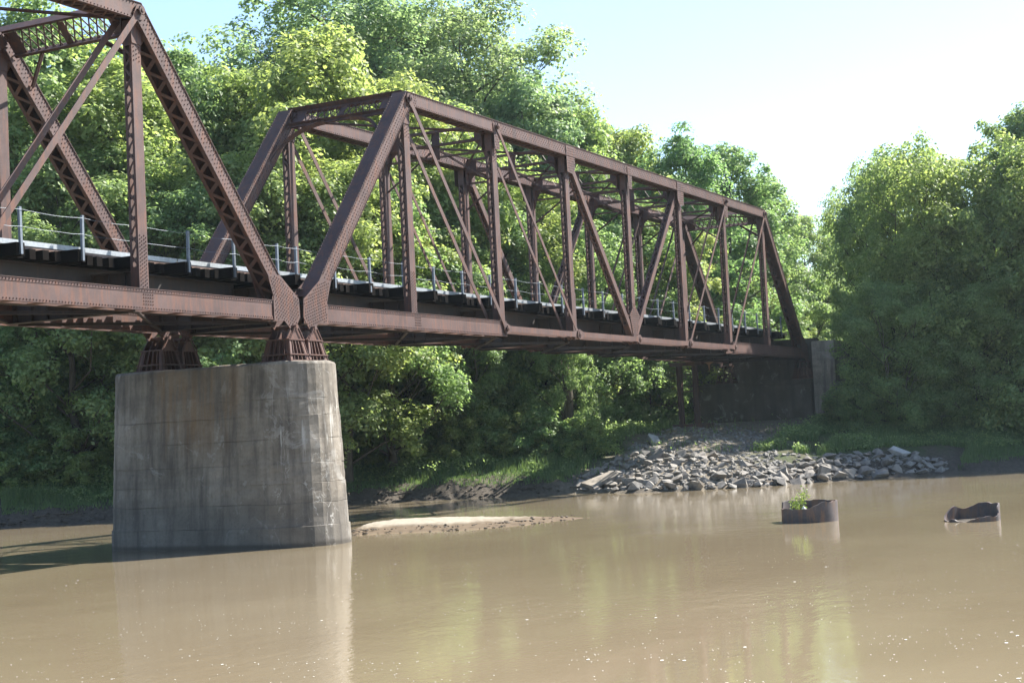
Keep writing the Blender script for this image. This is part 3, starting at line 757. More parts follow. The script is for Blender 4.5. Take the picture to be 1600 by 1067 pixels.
abutment(X_LEFT-.35, -1, 'concrete abutment carrying the other end of the bridge on the near bank')
for y, l in ((0, 'bearing on the near bank abutment under the near truss'), (W, 'bearing on the near bank abutment under the far truss')):
    bearing(X_LEFT, y, ZC-1.655, l)
# steel bent under the far truss
bx, by = 7*P-.1, 5.25; gz = tz(bx, by)
bent = thing('steel_bent', 'brown steel trestle bent of two columns standing in front of the abutment', 'trestle', (bx, by, gz-.1)); hb = ZC-.34-gz+.1
for dy in (-.52, .52):
    b = MB(); b.box(-.012, .012, dy-.13, dy+.13, .30, hb-.25); b.box(-.15, .15, dy-.15, dy-.1305, .30, hb-.25); b.box(-.15, .15, dy+.1305, dy+.15, .30, hb-.25); link('column', b, M_STEEL, bent)
b = MB(); b.box(-.16, .16, -1.1, 1.1, hb-.245, hb-.02); link('cap_beam', b, M_STEEL, bent)
b = MB(); b.box(-.22, .22, -1.5, 1.1, 0, .295); link('sill_beam', b, M_STEEL, bent)
b = MB(); b.box(-.03, .03, -.385, .385, hb*.55, hb*.55+.08); link('cross_brace', b, M_STEEL, bent)

# ------------------------------------------------------------------ steel caissons in the river
def caisson(pxl, pxr, py, label, hfun, lean):
    a = px_plane(pxl, py, 2, 0); b_ = px_plane(pxr, py, 2, 0); R = np.linalg.norm((b_-a)[:2])/2; c = (a+b_)/2; view = (c-CAM)[:2]; view /= np.linalg.norm(view); c[:2] += view*R*.0
    rt = thing('steel_caisson', label, 'caisson', (c[0], c[1], 0)); n = 72; V = []; base_a = math.atan2(-view[1], -view[0])   # angle 0 faces the photographer
    for i in range(n):
        q = 2*math.pi*i/n; an = base_a+q; h = hfun(q); jag = (float(vnoise(i*1.0, 0, 1.7, 6))-.5)*.05
        for rr, z in ((R, -1.2), (R*(1+lean(q)), h+jag), (R*(1+lean(q))-.045, h+jag), (R-.045, -1.2)): V.append((rr*math.cos(an), rr*math.sin(an), z))
    F = []
    for i in range(n):
        j = (i+1) % n
        for k in range(3): F.append((i*4+k, j*4+k, j*4+k+1, i*4+k+1))
    m = MB(); m.v = V; m.f = F; o = link('shell', m, M_CAIS, rt)
    bm = bmesh.new(); bm.from_mesh(o.data); bmesh.ops.recalc_face_normals(bm, faces=bm.faces); bm.to_mesh(o.data); bm.free()
    m = MB(); pts = [(R*.955*math.cos(2*math.pi*i/24), R*.955*math.sin(2*math.pi*i/24)) for i in range(24)]
    m.add([(x, y, -.02+.03*math.sin(i*2.1)) for i, (x, y) in enumerate(pts)]+[(0, 0, .06)], [(i, (i+1) % 24, 24) for i in range(24)])
    link('silt_fill', m, M_SOIL, rt)
    return rt, c, R, base_a
# angle q: 0 toward the photographer, increasing counter-clockwise (so +q is to the right)
def h1(q):
    x = math.sin(q); fr_ = math.cos(q)
    return .64-(.20 if fr_ > -.2 else 0)*min(1, max(0, (.45-x)/.5))
c1 = caisson(1229, 1304, 814, 'rusted steel tube caisson in the river with a green sapling growing out', h1, lambda q: 0)
def h2(q):
    x = math.sin(q); f_ = math.cos(q)
    return .10+.33*min(1, max(0, (-f_+.35)/.9))+.24*max(0, x-.35)-.10*max(0, -x)+.05*math.sin(5*q)
c2 = caisson(1484, 1561, 813, 'torn rusted steel caisson stump with a crumpled rim low in the river', h2, lambda q: .06*math.sin(3*q)+.04*math.sin(7*q+1))
o = tag(link('litter', (lambda b: (b.add([(-.11, -.06, .02), (.1, -.05, .0), (.12, .07, .03), (-.08, .06, .01), (-.03, 0, .11), (.06, .02, .09)], [(0, 1, 5, 4), (1, 2, 5), (2, 3, 4, 5), (3, 0, 4), (3, 2, 1, 0)]), b.mesh('litter'))[1])(MB()), M_WHITE), 'scrap of white litter caught inside the caisson with the sapling', 'litter')
_c = c1[1]; _a = c1[3]; o.location = (_c[0]+.5*math.cos(_a-.35), _c[1]+.5*math.sin(_a-.35), .42)

# ------------------------------------------------------------------ foliage
def leaf_quads(C, N, size, rng, aspect=.62):
    n = len(C); N = N/np.maximum(1e-6, np.linalg.norm(N, axis=1, keepdims=True))
    T = rng.normal(size=(n, 3)); T -= N*(T*N).sum(1, keepdims=True); T /= np.maximum(1e-6, np.linalg.norm(T, axis=1, keepdims=True)); B = np.cross(N, T)
    s = (size*rng.uniform(.65, 1.3, n))[:, None]
    V = np.stack([C-T*s*.5, C+B*s*.5*aspect-N*s*.10, C+T*s*.5-N*s*.14, C-B*s*.5*aspect-N*s*.10], 1).reshape(-1, 3)
    return V, np.arange(4*n).reshape(n, 4)
def unit(rng, n):
    v = rng.normal(size=(n, 3)); return v/np.linalg.norm(v, axis=1, keepdims=True)
def make_tree(seed, H_, R_, base, nl, nsub, ncl, nleaf, leaf, shape, trunk_r, spread=1.0, stems=1, clump=.8):
    """returns (trunk mesh, crown mesh)"""
    rng = np.random.default_rng(seed); tb = MB(); centers = []; lobes = []
    trunks = []
    for s in range(stems):
        a = rng.uniform(0, 6.28); lean = (.03 if stems == 1 else .22)*H_
        top = np.array((lean*math.cos(a), lean*math.sin(a), H_*rng.uniform(.84, .93))); off = np.array((0, 0, 0.)) if stems == 1 else np.array((math.cos(a)*.5, math.sin(a)*.5, 0))
        pts = [off*(1-k)+top*k**1.15*np.array((1, 1, 1/k**.15 if k > 0 else 1))+np.append(rng.normal(size=2)*.012*H_*(k > 0), 0) for k in np.linspace(0, 1, 9)]
        pts[0][2] = -.6; rad = [trunk_r*(1.25 if i == 0 else 1)*(1-.9*k) / (1 if stems == 1 else 1.5) for i, k in enumerate(np.linspace(0, 1, 9))]
        tb.tube(pts, rad, 8); trunks.append(np.array(pts))
    for i in range(nl):
        tr = trunks[i % stems]; u = (i+.5)/nl; zt = base+(1-base)*(u**.85)                     # relative height of the limb end
        az = i*2.39996+rng.uniform(-.5, .5); rad = R_*shape(zt)*rng.uniform(.62, 1.12)
        end = np.array((math.cos(az)*rad, math.sin(az)*rad, zt*H_*rng.uniform(.96, 1.03)))
        k = np.interp(end[2]-rad*.75*spread, tr[:, 2], np.linspace(0, 1, 9)); k = max(.08, k); st = np.array([np.interp(k, np.linspace(0, 1, 9), tr[:, j]) for j in range(3)])
        end[:2] += st[:2]*.6
        mid = (st+end)/2+np.array((0, 0, -.06*rad))+rng.normal(size=3)*.05*R_
        q = [st, st*.6+mid*.4+0, mid, mid*.45+end*.55, end]; r0 = trunk_r*.42*(1-k*.6); tb.tube(q, [r0, r0*.8, r0*.6, r0*.38, .02], 5)
        lr = R_*.30*rng.uniform(.7, 1.25)
        for j in range(nsub):
            d = unit(rng, 1)[0]; d[2] = abs(d[2])*.8-.25; e = end*(1-.0)+d*lr*rng.uniform(.35, 1.15)+(st-end)*rng.uniform(0, .38)
            o_ = mid*.4+end*.6 if j % 2 else mid*.75+end*.25
            tb.tube([o_, (o_+e)/2+rng.normal(size=3)*.12, e], [r0*.32, r0*.2, .012], 4, False)
            for c in range(ncl):
                cc = e+unit(rng, 1)[0]*clump*rng.uniform(.2, 1.1); centers.append(cc); lobes.append((cc-(st+end)/2))
    Cn = np.array(centers); out = np.array(lobes); out /= np.linalg.norm(out, axis=1, keepdims=True)
    n = len(Cn)*nleaf; idx = np.repeat(np.arange(len(Cn)), nleaf)
    d = unit(rng, n); d += out[idx]*.45+np.array((0, 0, .30)); d /= np.linalg.norm(d, axis=1, keepdims=True)
    cr = clump*rng.uniform(.55, 1.25, len(Cn))[idx]; r = cr*rng.uniform(.25, 1, n)**.6
    C = Cn[idx]+d*r[:, None]*np.array((1, 1, .72))
    N = d*.9+np.array((0, 0, .75))+unit(rng, n)*.75
    V, F = leaf_quads(C, N, leaf, rng)
    tm = tb.mesh('trunk'); 
    for p in tm.polygons: p.use_smooth = True
    tm.materials.append(M_BARK); cm = np_mesh('crown', V, F); cm.materials.append(M_LEAF)
    return tm, cm
sh_round = lambda z: max(.12, math.sin(math.pi*min(1, max(0, (z-.02)/.98))**.85)**.7)
sh_oval = lambda z: max(.10, (math.sin(math.pi*min(1, max(0, (z+.05)/1.05))))**.6)
sh_top = lambda z: max(.2, min(1, .35+z*1.1)*math.sqrt(max(0, 1.04-z**3.2)))
sh_bush = lambda z: max(.25, math.sqrt(max(0, 1.05-z*z)))
VAR = {
 'maple': [make_tree(s, 18, 5.2, .10, 30, 6, 3, 82, .24, sh_round, .26, clump=.95) for s in (1, 2)],
 'elm': [make_tree(s, 18, 4.2, .08, 30, 6, 3, 80, .24, sh_oval, .24, clump=.9) for s in (3, 4)],
 'cottonwood': [make_tree(s, 27, 7.8, .20, 36, 7, 4, 66, .27, sh_top, .50, clump=1.25) for s in (5, 6)],
 'willow': [make_tree(s, 13, 5.4, .03, 34, 6, 3, 76, .21, sh_bush, .16, stems=4, clump=.95) for s in (7, 8)],
 'shrub': [make_tree(s, 3.2, 1.9, .06, 14, 4, 3, 52, .17, sh_bush, .05, stems=3, clump=.42) for s in (9, 10, 12)],
}
HREF = {'maple': 18.2, 'elm': 18.2, 'cottonwood': 27.4, 'willow': 13.4, 'shrub': 3.5}
HORIZ = lambda px: 720-(px/1600)*78.5
def plant_tree(kind, var, px, dist, py_top, wide, tint, name, label, cat, group=None, xy=None, height=None):
    x, y = px_depth(px, dist) if xy is None else xy
    while xy is None and x > 54 and -2.2 < y < 8.0: dist += 1.0; x, y = px_depth(px, dist)      # keep the track and the abutment clear
    g = tz(x, y)-.1
    if height is None: height = CAM[2]+(HORIZ(px)-py_top)/F_PX*dist*math.cos(math.atan((px-800)/F_PX))*1.0-g
    s = height/HREF[kind]; tm, cm = VAR[kind][var % len(VAR[kind])]
    r = thing(name, label, cat, (x, y, g), group); r.scale = (s*wide, s*wide, s); r.rotation_euler = (0, 0, random.uniform(0, 6.28))
    link('trunk' if kind != 'shrub' else 'stems', tm, None, r); c = link('crown' if kind != 'shrub' else 'foliage', cm, None, r); c.color = (*tint, 1)
    return r
YG, MG, DG, GG = (1.18, 1.12, .95), (1.0, 1.03, 1.0), (.84, .95, .95), (1.0, 1.03, 1.25)
GRP = 'trees of the wood on the far bank'
T = plant_tree
# standing behind the bridge, tallest first
T('cottonwood', 0, 560, 114, -40, 1.12, GG, 'cottonwood_tree', 'tallest grey green cottonwood with dark limbs rising above the bridge portal', 'tree')
T('cottonwood', 1, 770, 114, -8, 1.02, GG, 'cottonwood_tree', 'tall grey green cottonwood standing over the far bank truss beside the tallest one', 'tree')
T('cottonwood', 0, 672, 122, 0, .95, GG, 'cottonwood_tree', 'grey green cottonwood set back between the two tall ones', 'tree')
T('maple', 0, 500, 92, 45, 1.0, YG, 'maple_tree', 'bright yellow green maple directly behind the portal of the far bank span', 'tree')
T('maple', 1, 410, 96, 95, .95, YG, 'maple_tree', 'yellow green maple behind the gap between the two truss spans', 'tree')
T('elm', 0, 325, 96, 84, .9, DG, 'elm_tree', 'dark green pointed tree behind the sloping end post of the nearer span', 'tree')
T('elm', 1, 262, 100, 70, .85, MG, 'elm_tree', 'mid green slender tree rising just above the sloping end post', 'tree')
T('maple', 0, 90, 95, -5, .95, MG, 'maple_tree', 'mid green maple seen through the lattice portal of the nearer span', 'tree')
T('elm', 0, 170, 92, 95, 1.05, YG, 'elm_tree', 'light green tree behind the vertical post of the nearer span', 'tree')
T('maple', 1, 0, 97, 25, 1.0, MG, 'maple_tree', 'mid green maple at the edge of view behind the nearer span', 'tree')
T('maple', 1, 640, 96, 110, .95, YG, 'maple_tree', 'light green maple crown right above the portal corner of the far bank span', 'tree')
T('maple', 0, 745, 98, 165, .95, YG, 'maple_tree', 'light green round maple showing through the first panels of the truss', 'tree')
T('elm', 1, 850, 110, 120, .95, GG, 'elm_tree', 'grey green tree tapering down beside the cottonwoods', 'tree')
T('maple', 0, 925, 112, 175, .85, YG, 'maple_tree', 'pale loose leaved tree above the middle of the top chord', 'tree')
T('maple', 1, 1000, 116, 190, .85, YG, 'maple_tree', 'pale green tree above the top chord between loose leaved and dark trees', 'tree')
T('elm', 0, 1085, 112, 212, .95, DG, 'elm_tree', 'dark green dense tree above the last panels of the truss', 'tree')
T('elm', 1, 1165, 108, 222, 1.05, DG, 'elm_tree', 'dark green dense tree rising over the far end post', 'tree')
T('elm', 0, 1225, 112, 290, 1.0, MG, 'elm_tree', 'mid green tree sloping down to the sky gap past the far end post', 'tree')
T('maple', 1, 1275, 122, 330, .9, MG, 'maple_tree', 'low mid green tree in the sky gap behind the abutment wing', 'tree')
LABELS = {}
# wood interior, seen between the truss members
k = 0
for px, dist, top, kd, ti in ((30, 105, 160, 'elm', DG), (120, 88, 240, 'maple', MG), (230, 90, 210, 'maple', YG), (300, 86, 300, 'maple', DG), (370, 88, 230, 'maple', YG), (455, 86, 260, 'elm', MG),
        (540, 88, 240, 'maple', YG), (615, 90, 300, 'maple', MG), (690, 96, 250, 'maple', YG), (790, 98, 300, 'elm', DG), (850, 100, 270, 'maple', YG), (915, 100, 330, 'maple', MG),
        (985, 106, 300, 'maple', MG), (1040, 108, 330, 'maple', YG), (1110, 122, 350, 'maple', YG), (1185, 126, 390, 'maple', YG), (1245, 120, 450, 'maple', YG), (1300, 124, 420, 'maple', MG)):
    k += 1; tone = {YG: 'pale', MG: 'mid green', DG: 'dark'}[ti]
    nodes = [0, 220, 450, 634, 770, 884, 972, 1057, 1127, 1189, 1250, 2000]
    where = ['the lattice panel of the nearer span', 'the triangular end panel of the nearer span', 'the end panel of the far bank span', 'the second panel of the far bank span from the pier',
             'the third panel of the far bank span from the pier', 'the fourth panel of the far bank span from the pier', 'the fifth panel of the far bank span from the pier', 'the sixth panel of the far bank span from the pier',
             'the seventh panel of the far bank span from the pier', 'the triangular panel at the abutment', 'nothing, just past the abutment'][sum(px > q for q in nodes)-1]
    lab = tone+' understorey tree behind '+where if 'nothing' not in where else tone+' understorey tree rising over the abutment wing'
    used = LABELS.setdefault(lab, 0); LABELS[lab] += 1
    if used: lab = lab.replace('understorey tree', 'tree farther back')
    lab = lab.replace(' of the far bank span from the pier', ' of the far bank span') if len(lab.split()) > 16 else lab
    T(kd, k, px, dist, top, 1.08, ti, 'understorey_tree', lab, 'tree', 'understorey trees seen through the truss')
for i in range(30):
    px = -250+i*66+random.uniform(-20, 20)
    lim = np.interp(px, [-300, 0, 200, 260, 420, 480, 840, 880, 1180, 1250, 1300, 1400, 1900], [40, 60, 120, 150, 130, 60, 120, 215, 290, 380, 400, 330, 260])
    T(('maple', 'elm')[i % 2], i, px, random.uniform(126, 150), lim+random.uniform(0, 40), 1.15, DG, 'background_tree', 'dark tree deep in the wood behind the first rows', 'tree', 'trees deep in the wood')
# big leafy mass to the right of the abutment
T('willow', 0, 1428, 105, 232, .70, YG, 'box_elder_tree', 'broad leafy multi stemmed tree beside the abutment wing, crown down to the bank', 'tree')
T('willow', 1, 1515, 104, 220, .80, YG, 'box_elder_tree', 'broad leafy tree overhanging the grassy bank beyond the riprap', 'tree')
T('willow', 0, 1610, 103, 230, .85, YG, 'box_elder_tree', 'broad leafy tree on the bank past the end of the riprap', 'tree')
T('willow', 1, 1352, 122, 300, .6, MG, 'box_elder_tree', 'lower leafy tree filling the space right behind the abutment wing', 'tree')
T('elm', 1, 1625, 108, 165, 1.0, MG, 'elm_tree', 'taller tree rising behind the broad leafy bank trees', 'tree')
for i, (px, dist, top) in enumerate(((1700, 102, 230), (1790, 102, 200), (1890, 104, 210), (1990, 106, 190), (1405, 100, 440), (1550, 100, 430))):
    T('willow', i, px, dist, top, 1.0, MG, 'box_elder_tree', ['leafy box elder growing farther along the bank, beyond the taller background tree', 'leafy box elder growing farther along the bank, beyond the taller background tree', 'leafy box elder growing farther along the bank, beyond the taller background tree', 'leafy box elder growing farther along the bank, beyond the taller background tree', 'small dark leafy tree at the foot of the broad tree beside the wing', 'small dark leafy tree overhanging the shore past the riprap end'][i], 'tree', 'box elders along the bank')
T('willow', 0, 1398, 109, 262, .62, MG, 'box_elder_tree', 'slim leafy tree right behind the wing wall of the abutment', 'tree')
T('willow', 1, 1440, 114, 246, .8, MG, 'box_elder_tree', 'leafy tree half hidden behind the broad tree beside the abutment wing', 'tree')
# tree with bare roots at the water side
rx, ry = px_ground(888, 705)[:2]
root = T('maple', 0, 0, 0, 0, .75, MG, 'leaning_tree', 'leaning bank tree with a bare flared trunk and exposed roots', 'tree', None, (rx, ry), 9.5)
b = MB(); g0 = tz(rx, ry)
for i in range(11):
    a = i*.5712+.2; pts = [(.16*math.cos(a), .16*math.sin(a), 1.6), (.30*math.cos(a), .30*math.sin(a), .6), (.62*math.cos(a), .62*math.sin(a), .02), (1.15*math.cos(a+.2), 1.15*math.sin(a+.2), -.5)]
    b.tube(pts, [.16, .14, .08, .03], 6)
b.tube([(0, 0, -.4), (.05, 0, 1.2), (.18, -.1, 3.2), (.1, 0, 5.0)], [.46, .33, .27, .2], 9)
o = link('exposed_roots', b, M_BARK, root); sc = root.scale; o.scale = (1/sc[0], 1/sc[1], 1/sc[2]); o.location = (0, 0, .1/sc[2]); smooth(o)
for px, dist, hh in ((745, 92, 11), (60, 90, 12), (790, 95, 10)):
    x, y = px_depth(px, dist); T('elm', int(px), px, dist, 0, .9, DG, 'bank_tree', {745: 'dark trunked tree in the shade under the second truss panel from the pier', 60: 'dark trunked tree in the shade under the nearer span', 790: 'dark trunked tree set back under the third truss panel'}[px], 'tree', 'dark trunked trees under the bridge', (x, y), hh)

# shrubs along the bank
SG = 'leafy shrubs along the far bank'
ns = 0
for i in range(92):
    px = random.uniform(-60, 1030); dist = random.uniform(82, 97)
    x, y = px_depth(px, dist); d = float(shore_dist(np.array([x]), np.array([y]))[0])
    if d < 5.0: x, y = px_depth(px, dist+(6.5-d)*1.1); d = float(shore_dist(np.array([x]), np.array([y]))[0])
    if d < 4.5 or (y < 7.5 and y > -2.5 and x > 33): continue
    hh = random.uniform(1.6, 3.4)+max(0, d-8)*.16
    ti = random.choice((YG, MG, MG, DG)); tone = {YG: 'pale yellow green', MG: 'mid green', DG: 'dark green'}[ti]
    place = 'on the bank on the side of the nearer span' if px < 360 else 'on the bank between the pier and the bare rooted tree' if px < 880 else 'between the bare rooted tree and the abutment'
    T('shrub', i, px, dist, 0, random.uniform(.9, 1.25), ti, 'bank_shrub', '%s leafy shrub %s' % (tone, place), 'shrub', '%s shrubs %s' % (tone, place), (x, y), hh); ns += 1
for i in range(34):
    px = random.uniform(1300, 1680); x, y = px_depth(px, random.uniform(95, 106)); d = float(shore_dist(np.array([x]), np.array([y]))[0])
    if d < 8.5 or y > -3.4: continue
    T('shrub', i, px, 0, 0, random.uniform(.9, 1.3), random.choice((MG, MG, DG)), 'bank_shrub', 'leafy shrub at the foot of the broad trees past the riprap', 'shrub', 'shrubs past the riprap', (x, y), random.uniform(1.5, 3.0))

for i, (px, dist, hh) in enumerate(((955, 104, 5), (985, 108, 6), (1015, 106, 5), (1035, 116, 6), (930, 101, 5), (1060, 120, 6), (1000, 118, 6), (880, 104, 5), (1085, 122, 6))):
    T('shrub', i, px, dist, 0, 1.1, DG, 'bank_shrub', 'tall dark thicket shrub behind the steel bent and under the bridge floor', 'shrub', 'thicket shrubs behind the steel bent', tuple(px_depth(px, dist)), hh)
# sapling in the caisson
_c, _R, _a = c1[1], c1[2], c1[3]
sp = thing('sapling', 'small bright green sapling growing out of the rusted caisson', 'plant', (_c[0]+.45*math.cos(_a-.75), _c[1]+.45*math.sin(_a-.75), .12))
b = MB(); Cs = []
for i in range(7):
    a = i*.9; e = np.array((.20*math.cos(a), .20*math.sin(a), .35+.09*i)); b.tube([(0, 0, 0), e*.5+np.array((0, 0, .08)), e], [.012, .008, .003], 5, False); Cs += [e*f for f in (.6, .8, 1.0)]
link('stem', b, M_BARK, sp)
rng = np.random.default_rng(3); Cs = np.repeat(np.array(Cs), 15, 0); Cs = Cs+rng.normal(size=Cs.shape)*.075; V, F = leaf_quads(Cs, unit(rng, len(Cs))+np.array((0, 0, .7)), .085, rng, .5)
m = np_mesh('leaves', V, F); m.materials.append(M_GRASS); o = link('leaves', m, None, sp); o.color = (1.5, 1.5, .9, 1)

# ------------------------------------------------------------------ grass and undergrowth (uncountable)
def bank_points(n, rng, dlo, dhi, x0=0, x1=1700):
    px = rng.uniform(x0, x1, n); ds = rng.uniform(76, 110, n)
    d0 = CF[None]*F_PX+CR[None]*(px-800)[:, None]+CU[None]*(533.5-690); h = d0[:, :2]/np.linalg.norm(d0[:, :2], axis=1, keepdims=True)
    XY = CAM[:2]+h*ds[:, None]; d = shore_dist(XY[:, 0], XY[:, 1]); X, Y = XY[:, 0], XY[:, 1]
    ok = (d > dlo) & (d < dhi) & ~((X > 55.5) & (Y > -2.4) & (Y < 9.7))
    rip = (Y < 4.5) & (Y > -12) & (d < np.where(Y > -4, 5.6, 3.6)+1.2*vnoise(X, Y, 2.0, 44)); bare = (Y < 3.5) & (Y > -5) & (d < 18) & (vnoise(X, Y, 2.2, 12) > .45)
    under = (Y < 7) & (Y > .5) & (X > 36)
    gully = (X > 33) & (X < 56.5) & (Y < 6.4) & (Y > -1.6) & (rng.random(n) < .94)
    return XY[ok & ~rip & ~bare & ~gully & ~(under & (rng.random(n) < .8))]
rng = np.random.default_rng(21)
XY = bank_points(380000, rng, 1.0, 20); keep = vnoise(XY[:, 0], XY[:, 1], 1.7, 8)*.7+rng.random(len(XY))*.5 > .40; XY = XY[keep]
n = len(XY); Z = terrain(XY[:, 0], XY[:, 1])-.03; hgt = (.22+.55*vnoise(XY[:, 0], XY[:, 1], 2.4, 7)*rng.uniform(.5, 1.3, n))*np.clip((shore_dist(XY[:, 0], XY[:, 1])-1)/2.5, .45, 1)
an = rng.uniform(0, 6.283, n); wv = np.stack([np.cos(an), np.sin(an), np.zeros(n)], 1)*.022; B0 = np.stack([XY[:, 0], XY[:, 1], Z], 1)
ln = rng.normal(size=(n, 2))*.22*hgt[:, None]; tip = B0+np.concatenate([ln, hgt[:, None]], 1)
V = np.stack([B0-wv*1.3, B0+wv*1.3, tip], 1).reshape(-1, 3)
m = np_mesh('grass', V, np.arange(3*n).reshape(n, 3)); m.materials.append(M_GRASS); stuff(link('grass', m), 'long green grass covering the slope of the far bank', 'grass')
XY = bank_points(170000, rng, 2.2, 24); dd = shore_dist(XY[:, 0], XY[:, 1]); keep = vnoise(XY[:, 0], XY[:, 1], 2.6, 15)*.8+np.clip((dd-2)/6, 0, .5)+rng.random(len(XY))*.25 > .72; XY = XY[keep]
n = len(XY); hh = vnoise(XY[:, 0], XY[:, 1], 1.1, 18)*.9; C = np.stack([XY[:, 0], XY[:, 1], terrain(XY[:, 0], XY[:, 1])+.05+hh*rng.uniform(.35, 1, n)], 1)
V, F = leaf_quads(C, unit(rng, n)*.8+np.array((.2, -.2, .9)), .16, rng); m = np_mesh('undergrowth', V, F); m.materials.append(M_LEAF); stuff(link('undergrowth', m), 'low leafy undergrowth carpeting the bank between the shrubs', 'undergrowth')

# ------------------------------------------------------------------ riprap
def rock_mesh(seed, flat):
    rr = np.random.default_rng(seed); pts = unit(rr, 13)*np.array((1, .8, flat))*rr.uniform(.8, 1.08, (13, 1)); bm = bmesh.new()
    for p in pts: bm.verts.new(p)
    r = bmesh.ops.convex_hull(bm, input=bm.verts); bmesh.ops.delete(bm, geom=[v for v in bm.verts if not v.link_faces], context='VERTS')
    m = bpy.data.meshes.new('riprap_rock'); bm.to_mesh(m); bm.free(); m.materials.append(M_ROCK); return m
ROCKS = [rock_mesh(40+i, .5+.04*(i % 6)) for i in range(14)]
rng = np.random.default_rng(5)
count = 0; tries = 0; placed = []
while count < 285 and tries < 9000:
    tries += 1; px = rng.uniform(905, 1478); lo = np.interp(px, [905, 960, 1200, 1400, 1478], [766, 768, 760, 742, 737]); hi = np.interp(px, [905, 950, 1000, 1080, 1200, 1350, 1400, 1478], [755, 725, 700, 705, 728, 708, 706, 722])
    py = rng.uniform(hi, lo); g = px_ground(px, py)
    if g[2] < -.1: continue
    s = rng.uniform(.22, .54)*(1.2 if py > lo-18 else .85)
    if any((g[0]-q[0])**2+(g[1]-q[1])**2 < (.62*(s+q[2]))**2 for q in placed): continue
    placed.append((g[0], g[1], s)); o = link('riprap_rock', ROCKS[count % 14], None, None, (g[0], g[1], g[2]+s*.18))
    o.scale = (s*rng.uniform(.9, 1.35), s, s*rng.uniform(.8, 1.1)); o.rotation_euler = (rng.uniform(-.35, .35), rng.uniform(-.35, .35), rng.uniform(0, 6.28))
    tag(o, 'grey angular riprap rock on the slope below the abutment', 'rock', 'riprap rocks below the abutment'); count += 1
V = []; F = []
for i in range(2300):
    px = rng.uniform(900, 1480) if i < 900 else rng.uniform(985, 1215); lo = np.interp(px, [905, 960, 1200, 1400, 1478], [766, 768, 760, 742, 737]); py = rng.uniform(np.interp(px, [900, 1000, 1080, 1160, 1250, 1480], [745, 690, 655, 668, 705, 715]), lo); g = px_ground(px, py); s = rng.uniform(.05, .20)*rng.uniform(.6, 1.2); b0 = len(V)
    mm = ROCKS[i % 14]; an = rng.uniform(0, 6.28); ca, sa = math.cos(an), math.sin(an)
    for v in mm.vertices: V.append((g[0]+s*(v.co.x*ca-v.co.y*sa), g[1]+s*(v.co.x*sa+v.co.y*ca), g[2]+s*(v.co.z+.1)))
    F += [tuple(b0+q for q in p.vertices) for p in mm.polygons]
m = bpy.data.meshes.new('rubble'); m.from_pydata(V, [], F); m.materials.append(M_ROCK); stuff(link('rubble', m), 'small broken stone filling the gaps of the riprap', 'rubble')
for px, py, s, mat, lab in ((1406, 710, .62, M_PALE, 'large pale boulder at the top of the riprap toward the leafy trees'), (1428, 722, .5, M_ROCK, 'brownish boulder just below the large pale boulder'),
        (1022, 693, .72, M_PALE, 'large pale boulder in the weeds at the upper edge of the riprap'), (1020, 718, .70, M_ROCK, 'big grey boulder under the pale one at the upper edge of the riprap'),
        (1338, 692, .42, M_PALE, 'pale stone lying alone in the grass above the riprap'), (1285, 742, .60, M_ROCK, 'big flat rock at the waterline in the middle of the riprap'),
        (1118, 708, .45, M_ROCK, 'brown stone sitting on the bare gully below the abutment')):
    g = px_ground(px, py); o = link('boulder', (lambda m_: (m_.materials.clear(), m_.materials.append(mat), m_)[2])(rock_mesh(int(px), .72)), None, None, (g[0], g[1], g[2]+s*.3)); o.scale = (s*1.15, s, s); o.rotation_euler = (.1, .2, px); tag(o, lab, 'boulder')
g = px_ground(940, 757); b = MB(); b.box(-.95, .95, -.55, .55, -.10, .10)
o = link('broken_slab', b, M_CONC, None, (g[0], g[1], g[2]+.25)); o.rotation_euler = (math.radians(8), math.radians(-16), math.radians(-38)); tag(o, 'tilted broken concrete slab sliding into the water beside the riprap', 'concrete slab')

V = []; F = []
for i in range(700):
    px = rng.uniform(-20, 915); 
    if 170 < px < 540: continue
    py = np.interp(px, [0, 175, 600, 915], [822, 812, 781, 766])-rng.uniform(-2, 24)*rng.random(); g = px_ground(px, py); s = rng.uniform(.04, .15); b0 = len(V); mm = ROCKS[i % 14]
    for v in mm.vertices: V.append((g[0]+s*v.co.x*1.3, g[1]+s*v.co.y, max(0, g[2])+s*v.co.z*.8))
    F += [tuple(b0+q for q in p.vertices) for p in mm.polygons]
m = bpy.data.meshes.new('clods'); m.from_pydata(V, [], F); m.materials.append(M_SOIL); stuff(link('clods', m), 'crumbled mud clods along the foot of the cut bank', 'mud')
for k, (px, py, L, an, lab) in enumerate(((640, 772, 2.6, .4, 'pale driftwood branch lying on the mud shore between the pier and the roots'), (820, 765, 1.8, -.5, 'short driftwood stick on the mud shore near the broken slab'), (90, 806, 2.2, .2, 'driftwood branch on the dark mud shore under the nearer span'))):
    g = px_ground(px, py); b = MB(); ca, sa = math.cos(an-.9), math.sin(an-.9)
    b.tube([(-L/2*ca, -L/2*sa, .02), (0, 0, .10), (L/3*ca, L/3*sa+.1, .08), (L/2*ca, L/2*sa, .22)], [.06, .05, .035, .012], 7); b.tube([(0, 0, .1), (.3*ca-.2*sa, .3*sa+.3*ca, .35), (.5*ca-.4*sa, .5*sa+.5*ca, .5)], [.03, .02, .008], 5)
    o = link('driftwood', b, M_BARK, None, (g[0], g[1], g[2])); smooth(o); tag(o, lab, 'driftwood')
V = []; F = []
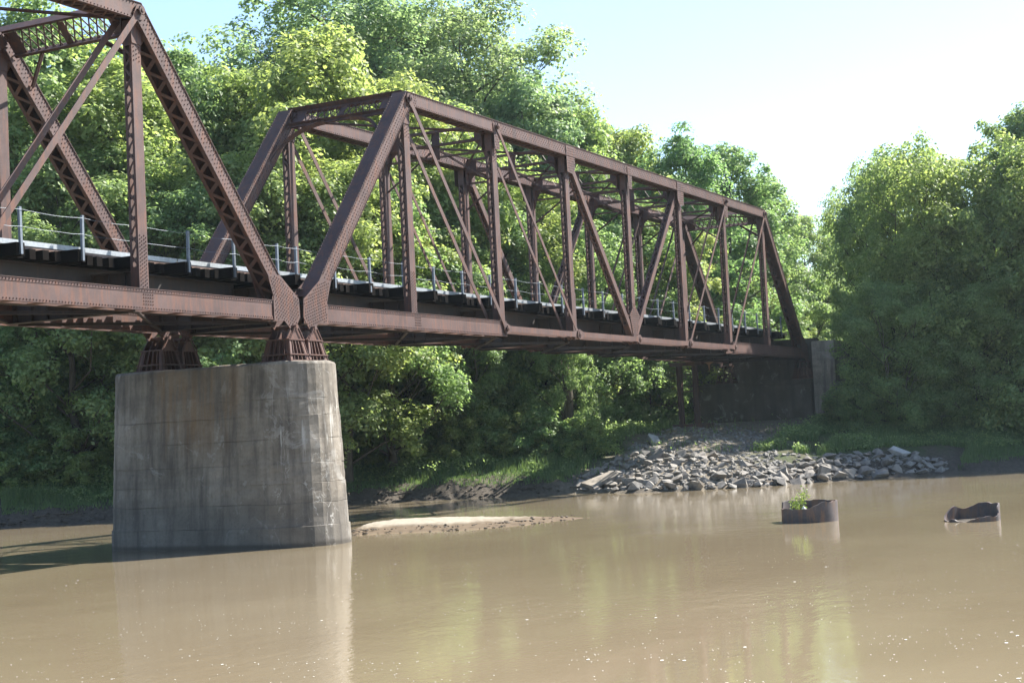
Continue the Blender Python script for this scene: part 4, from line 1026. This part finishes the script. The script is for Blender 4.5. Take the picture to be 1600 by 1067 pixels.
for i in range(150):
    u = rng.uniform(0, 6.6); k_ = int(u); fr_ = u-k_; a = near[k_]*(1-fr_)+near[k_+1]*fr_; b = far[k_]*(1-fr_)+far[k_+1]*fr_; v_ = rng.uniform(-.03, .12) if i < 110 else rng.uniform(.1, .5); p = a*(1-v_)+b*v_
    s = rng.uniform(.03, .09); b0 = len(V); mm = ROCKS[i % 14]
    for v in mm.vertices: V.append((p[0]+s*v.co.x*1.4, p[1]+s*v.co.y, (.02 if v_ < .03 else .12)+s*v.co.z*.8))
    F += [tuple(b0+q for q in w_.vertices) for w_ in mm.polygons]
m = bpy.data.meshes.new('pebbles'); m.from_pydata(V, [], F); m.materials.append(M_SOIL); stuff(link('pebbles', m), 'dark pebbles and clods along the wet edge of the sandbar', 'pebbles')
# ------------------------------------------------------------------ flecks of foam drifting on the water
rng = np.random.default_rng(77); V = []; F = []
for i in range(2600):
    px = rng.uniform(-40, 1640); py = 822+260*rng.random()**.9
    lane = math.sin(py*.09+px*.004)+.6*math.sin(py*.031-px*.011)
    if rng.random() > .25+.75*(lane > .55): continue
    p = px_plane(px, py, 2, .004)
    if abs(p[0]+.53) < 2.1 and -1.8 < p[1] < 7.7: continue
    r = rng.uniform(.005, .013)*(1+(rng.random() < .06)*1.2); b0 = len(V)
    for k in range(6): a = k*1.0472; V.append((p[0]+r*math.cos(a)*1.3, p[1]+r*math.sin(a), .004+.001*(i % 5)))
    F.append(tuple(range(b0, b0+6)))
m = bpy.data.meshes.new('foam'); m.from_pydata(V, [], F); m.materials.append(M_FOAM); stuff(link('foam', m), 'tiny white flecks of foam drifting on the brown river', 'foam')

# ------------------------------------------------------------------ thin bluish haze volume, added to lift the distant shadows
HAZE = .00012
hm = bpy.data.materials.new('shadow_fill_haze'); hm.use_nodes = True; hn = hm.node_tree
hn.nodes.remove(hn.nodes['Principled BSDF']); pv = hn.nodes.new('ShaderNodeVolumePrincipled')
pv.inputs['Color'].default_value = (.74, .90, 1.0, 1); pv.inputs['Density'].default_value = HAZE; pv.inputs['Anisotropy'].default_value = .35
hn.links.new(pv.outputs[0], hn.nodes['Material Output'].inputs['Volume'])
mb = MB(); mb.box(-3300, 3300, -3300, 3300, -6, 62); stuff(link('haze', mb, hm))
